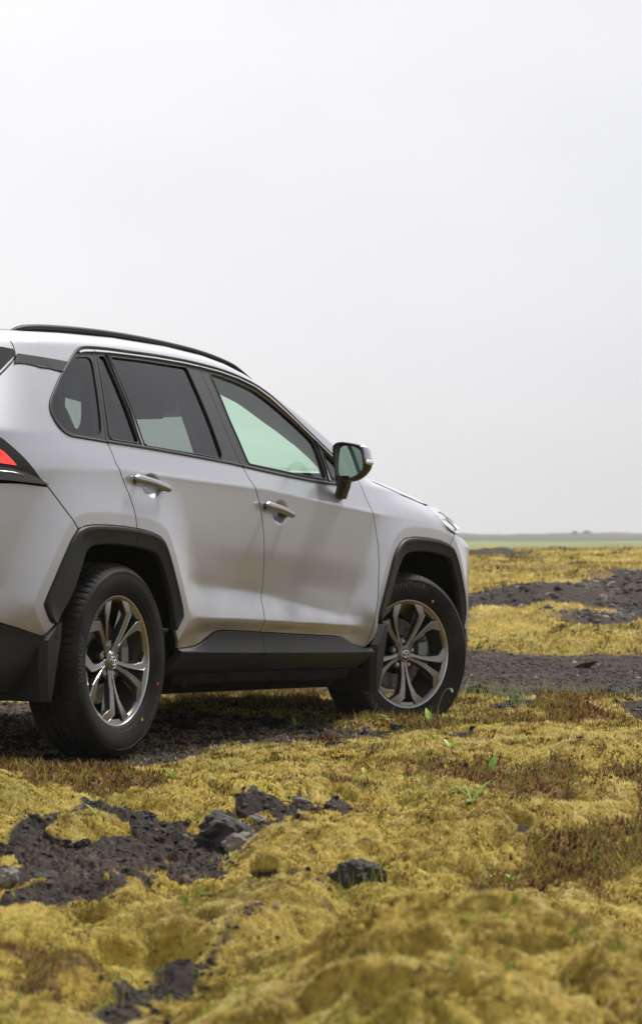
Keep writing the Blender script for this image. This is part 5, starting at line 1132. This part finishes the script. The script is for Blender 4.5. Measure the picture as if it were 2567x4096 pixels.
def rock_mesh(seed,mt):
    r_=np.random.default_rng(seed); bm=bmesh.new(); bmesh.ops.create_icosphere(bm,subdivisions=4,radius=1)
    V=np.array([list(v.co) for v in bm.verts]); F=np.array([[v.index for v in f.verts] for f in bm.faces]); bm.free()
    for _ in range(9):   # chip flat facets
        d=r_.normal(size=3); d/=np.linalg.norm(d); lim=.62+.25*r_.random(); q=V@d; V=V-np.maximum(q-lim,0)[:,None]*d*.6
    o_=r_.random(3)*50
    rgh=perlin(V[:,0]*2.2+o_[0]+V[:,2]*1.3,V[:,1]*2.2+o_[1]+V[:,2])*.26+perlin(V[:,0]*6+o_[1],V[:,1]*6+V[:,2]*5+o_[2])*.17+perlin(V[:,0]*14+V[:,2]*9,V[:,1]*14+o_[2])*.08
    V=V*(1+rgh)[:,None]; me=bpy.data.meshes.new('lava_rock'); me.from_pydata(V.tolist(),[],F.tolist()); me.materials.append(mt)
    for p_ in me.polygons: p_.use_smooth=False
    me.update(); return me
RM=[rock_mesh(s,rockm) for s in range(6)]; RP=[rock_mesh(s,palem) for s in (20,21,22)]
def rock(x,y,s,sc=(1,.8,.6),label=None,pale=False,sink=.25,group=None,name='lava_rock'):
    o=bpy.data.objects.new(name if not pale else 'pale_stone',random.choice(RP if pale else RM)); COL.objects.link(o)
    o.scale=(s*sc[0],s*sc[1],s*sc[2]); o.rotation_euler=(random.uniform(-.3,.3),random.uniform(-.3,.3),random.uniform(0,6.28)); o.location=(x,y,float(ground_z(x,y)[0])+s*sc[2]*(1-2*sink))
    if label: tag(o,label,'rock',group)
    return o
o=rock(.09,7.44,.055,(1.2,.8,.75),'black jagged lava rock poking out between the two nearest moss mounds'); o.rotation_euler=(0,0,.2)
o=rock(-.245,8.38,.10,(1.15,.9,.70),'largest dark lava boulder with pale lichen, at the right end of the dark streak',sink=.3); o.rotation_euler=(.5,.3,1.3)
rock(-.20,8.10,.045,(1.3,.8,.7),'pale lichen-grey stone lying against the largest dark boulder',pale=True)
rock(-.50,8.93,.030,(1.2,.8,.8),'small black lava rock at the foot of the left moss mound')
rock(.063,11.87,.024,(1.4,.8,.5),'low dark stone on the gravel between the wheels')
rock(.316,12.96,.026,(1.3,.8,.7),'dark stone on red moss just in front of the front wheel')
rock(.79,16.0,.060,(1.1,.8,.8),'black lava rock at the road edge, nearest the front tyre')
rock(.92,16.1,.050,(1.5,.7,.45),'low flat black rock at the road edge, second right of the front tyre')
rock(1.27,15.95,.065,(1.3,.8,.5),'broad black rock in the middle of the row along the road edge')
rock(1.43,15.75,.055,(1.2,.8,.9),'tallest black rock at the right of the row along the road edge')
rock(1.53,16.1,.040,(1.4,.8,.6),'last black rock of the road edge row, at the right picture edge')
rock(-.768,7.66,.035,(1,.8,.8),'pale beige stone at the left picture edge among moss',pale=True)
rock(-.63,7.32,.038,(1.4,.9,.6),'grey lava rock among small moss cushions at the left')
rock(-.03,9.40,.030,(1.3,.8,.6),'dark crumbling rock at the far end of the dark streak')
rock(-.177,8.93,.020,(1.6,.8,.6),'white weathered pebble behind the largest dark boulder',pale=True)
rock(-.06,9.53,.020,(1.6,.7,.5),'white weathered pebble lying on the dark streak',pale=True)
rock(1.66,19.9,.07,(2.6,.8,.10),'flat pale slab lying in the lava road at the right',pale=True,sink=.1)
cnt=0
while cnt<70:
    x,y,z,g,h=sample(1,i0,int(np.searchsorted(RAD,16.5)))
    if g[0]>.55 and y[0]<16:
        y0=float(y[0]); rock(float(x[0]),y0,(.009+.020*random.random()**2)*(y0/9)**.5,(1.2,.9,.65),'small dark lava stone lying loose on the bare gravel',group='loose lava stones on the gravel',name='lava_stone'); cnt+=1
cnt=0
while cnt<14:
    x,y,z,g,h=sample(1,i0,int(np.searchsorted(RAD,14)))
    if g[0]>.5: rock(float(x[0]),float(y[0]),.008+.008*random.random(),(1.3,.9,.6),'small pale pebble lying loose on the bare gravel',True,group='loose pale pebbles on the gravel'); cnt+=1
# rocks far off on the bare slope
def farrocks():
    c=0
    while c<26:
        x=random.uniform(2.2,7.5); y=random.uniform(26,40)
        g,h=masks(np.array([x]),np.array([y]))
        if g[0]>.5 and abs(x)<.118*y: rock(x,y,random.uniform(.025,.07),(1.2,.9,.6),'pale blurred stone far off on the bare lava slope',True,group='stones on the far slope'); c+=1
farrocks()
rock(103.7,1280,1.1,(1.5,1,.8),'left of the two dark lumps on the far ridge skyline',sink=.28,name='ridge_outcrop')
rock(109.6,1290,1.2,(1.6,1,.8),'right of the two dark lumps on the far ridge skyline',sink=.28,name='ridge_outcrop')
# ---------- broad-leaved seedlings
leafm=tintvar(mat('fresh_green_leaf',(.18,.34,.04),.45,0,0,0,.4),(.22,.40,.045),(.42,.58,.12),60); leafm.node_tree.nodes['Principled BSDF'].inputs['Subsurface Weight'].default_value=.0
yleafm=mat('yellow_green_leaf',(.50,.50,.06),.5); stemm=mat('green_stem',(.20,.25,.08),.7); budm=mat('bud',(.42,.45,.28),.6)
def leaf(mb,base,az,el,L,Wd,curve=.4):
    n=9; t_=np.linspace(0,1,n); d=np.array([math.sin(az),math.cos(az),0]); s=np.array([math.cos(az),-math.sin(az),0])
    an=el-curve*t_*1.2; ds=L/(n-1); px=np.r_[0,np.cumsum(np.cos(an[:-1])*ds)]; pz=np.r_[0,np.cumsum(np.sin(an[:-1])*ds)]
    w=1.35*Wd*np.sin(np.clip(t_*.96+.04,0,1)**.75*np.pi)**.8*.5+.0006
    C=base+px[:,None]*d+np.array([0,0,1])*pz[:,None]; cup=w[:,None]*.35*np.array([0,0,1])
    P=np.stack([C-w[:,None]*s+cup,C-w[:,None]*.5*s+cup*.3,C,C+w[:,None]*.5*s+cup*.3,C+w[:,None]*s+cup],1); gridmb(mb,P)
def plant(x,y,leaves,label,m_=None,stem=None,name='seedling'):
    z=float(ground_z(x,y)[0])-.003; r=empty(name,(x,y,z)); tag(r,label,'plant')
    for az,el,L,W_ in leaves:
        mb=MB(); leaf(mb,np.zeros(3),az,el,L,W_); mb.build('leaf',m_ or leafm,r)
    if stem:
        mb=MB(); tube(mb,smooth_line(np.array(stem),2),.0016,6); mb.build('stem',stemm,r)
        mb=MB(); e=np.array(stem[-1]); tube(mb,[e+[-.002,0,.004],e+[.003,0,-.002],e+[.007,0,-.012]],[.004,.006,.003],8); mb.build('bud',budm,r)
    return r
q=1.57
plant(0.404,8.400,[(-q,.95,.075,.026),(q*.9,1.05,.085,.022),(-q*.9,1.35,.060,.016),(0,.5,.03,.016)],'largest seedling, two broad leaves in a V on the central moss mound')
plant(0.588,10.840,[(q*.5,1.35,.075,.024),(-q,1.0,.02,.012)],'single tall upright leaf behind the red heath, right of centre')
plant(-0.615,8.600,[(-q,1.0,.050,.018),(q,1.15,.055,.018)],'seedling with two leaves in a V on the left moss mounds')
plant(-0.506,10.600,[(-q,1.1,.045,.020),(q,1.0,.040,.018),(0,1.2,.03,.014)],'small seedling on moss below the rear wheel')
plant(-0.355,10.600,[(q,1.1,.032,.016),(-q,.7,.03,.015)],'right one of a close pair of seedlings left of centre')
plant(-0.394,10.570,[(-q,.3,.035,.014),(q*.7,.35,.03,.012)],'flat left one of a close pair of seedlings left of centre')
plant(0.461,13.250,[(-q,.9,.055,.024),(-q*.3,1.3,.080,.022),(q,.6,.045,.022),(-q*1.3,.5,.04,.02)],'seedling with a drooping bud stalk in front of the front tyre',stem=[(0.005,0,0),(.030,0,.05),(.045,0,.11),(.062,0,.145),(.078,0,.155),(.088,0,.150)])
plant(0.235,13.410,[(-q,.8,.045,.020),(q,1.1,.045,.020)],'leftmost of the seedlings at the base of the front tyre')
plant(0.299,13.240,[(-q,.75,.065,.024),(q,.35,.055,.022),(-q*.6,.5,.05,.018)],'flat spreading seedling in the middle at the front tyre base')
plant(-0.114,13.770,[(-q,.8,.05,.014),(q,.9,.06,.013),(-.3,1.2,.05,.012),(q*.5,.6,.05,.012)],'spiky green rosette in the shade under the car')
plant(0.470,11.380,[(-q,.6,.05,.014),(q,.7,.05,.014),(-q*.5,1.0,.05,.013),(q*.6,1.0,.045,.013),(0,.7,.04,.012)],'spreading cluster of narrow leaves in front of the front wheel')
plant(0.231,11.430,[(-q,.8,.035,.012),(q,.5,.035,.013)],'tiny two-leaved seedling left of the narrow-leaved cluster')
plant(0.462,7.460,[(-q*.8,1.0,.035,.020),(q*.9,1.2,.035,.018)],'blurred bright seedling on the crest of the nearest big mound')
plant(0.150,10.600,[(-q*.3,1.2,.035,.014),(q,.8,.025,.012)],'yellow-green seedling at the left end of the red heath',yleafm)
plant(0.432,10.740,[(-q*.3,1.3,.030,.013),(q,.9,.025,.012),(-q,.8,.02,.01)],'small yellow-topped seedling behind the red heath',yleafm)
plant(0.269,10.470,[(-q,.4,.03,.014),(q,.5,.03,.013)],'low seedling nestled in the left part of the red heath')
# ---------- the hazy air
hm=bpy.data.materials.new('haze'); hm.use_nodes=True; t=hm.node_tree; t.nodes.clear(); o=N(t,'ShaderNodeOutputMaterial'); v=N(t,'ShaderNodeVolumePrincipled')
v.inputs['Color'].default_value=(.93,.94,.97,1); v.inputs['Density'].default_value=.00038; t.links.new(v.outputs[0],o.inputs['Volume'])
mb=MB(); box(mb,(0,0,10.5),(3700,3700,27)); hz=mb.build('haze',hm,smooth=False); tag(hz,kind='stuff');
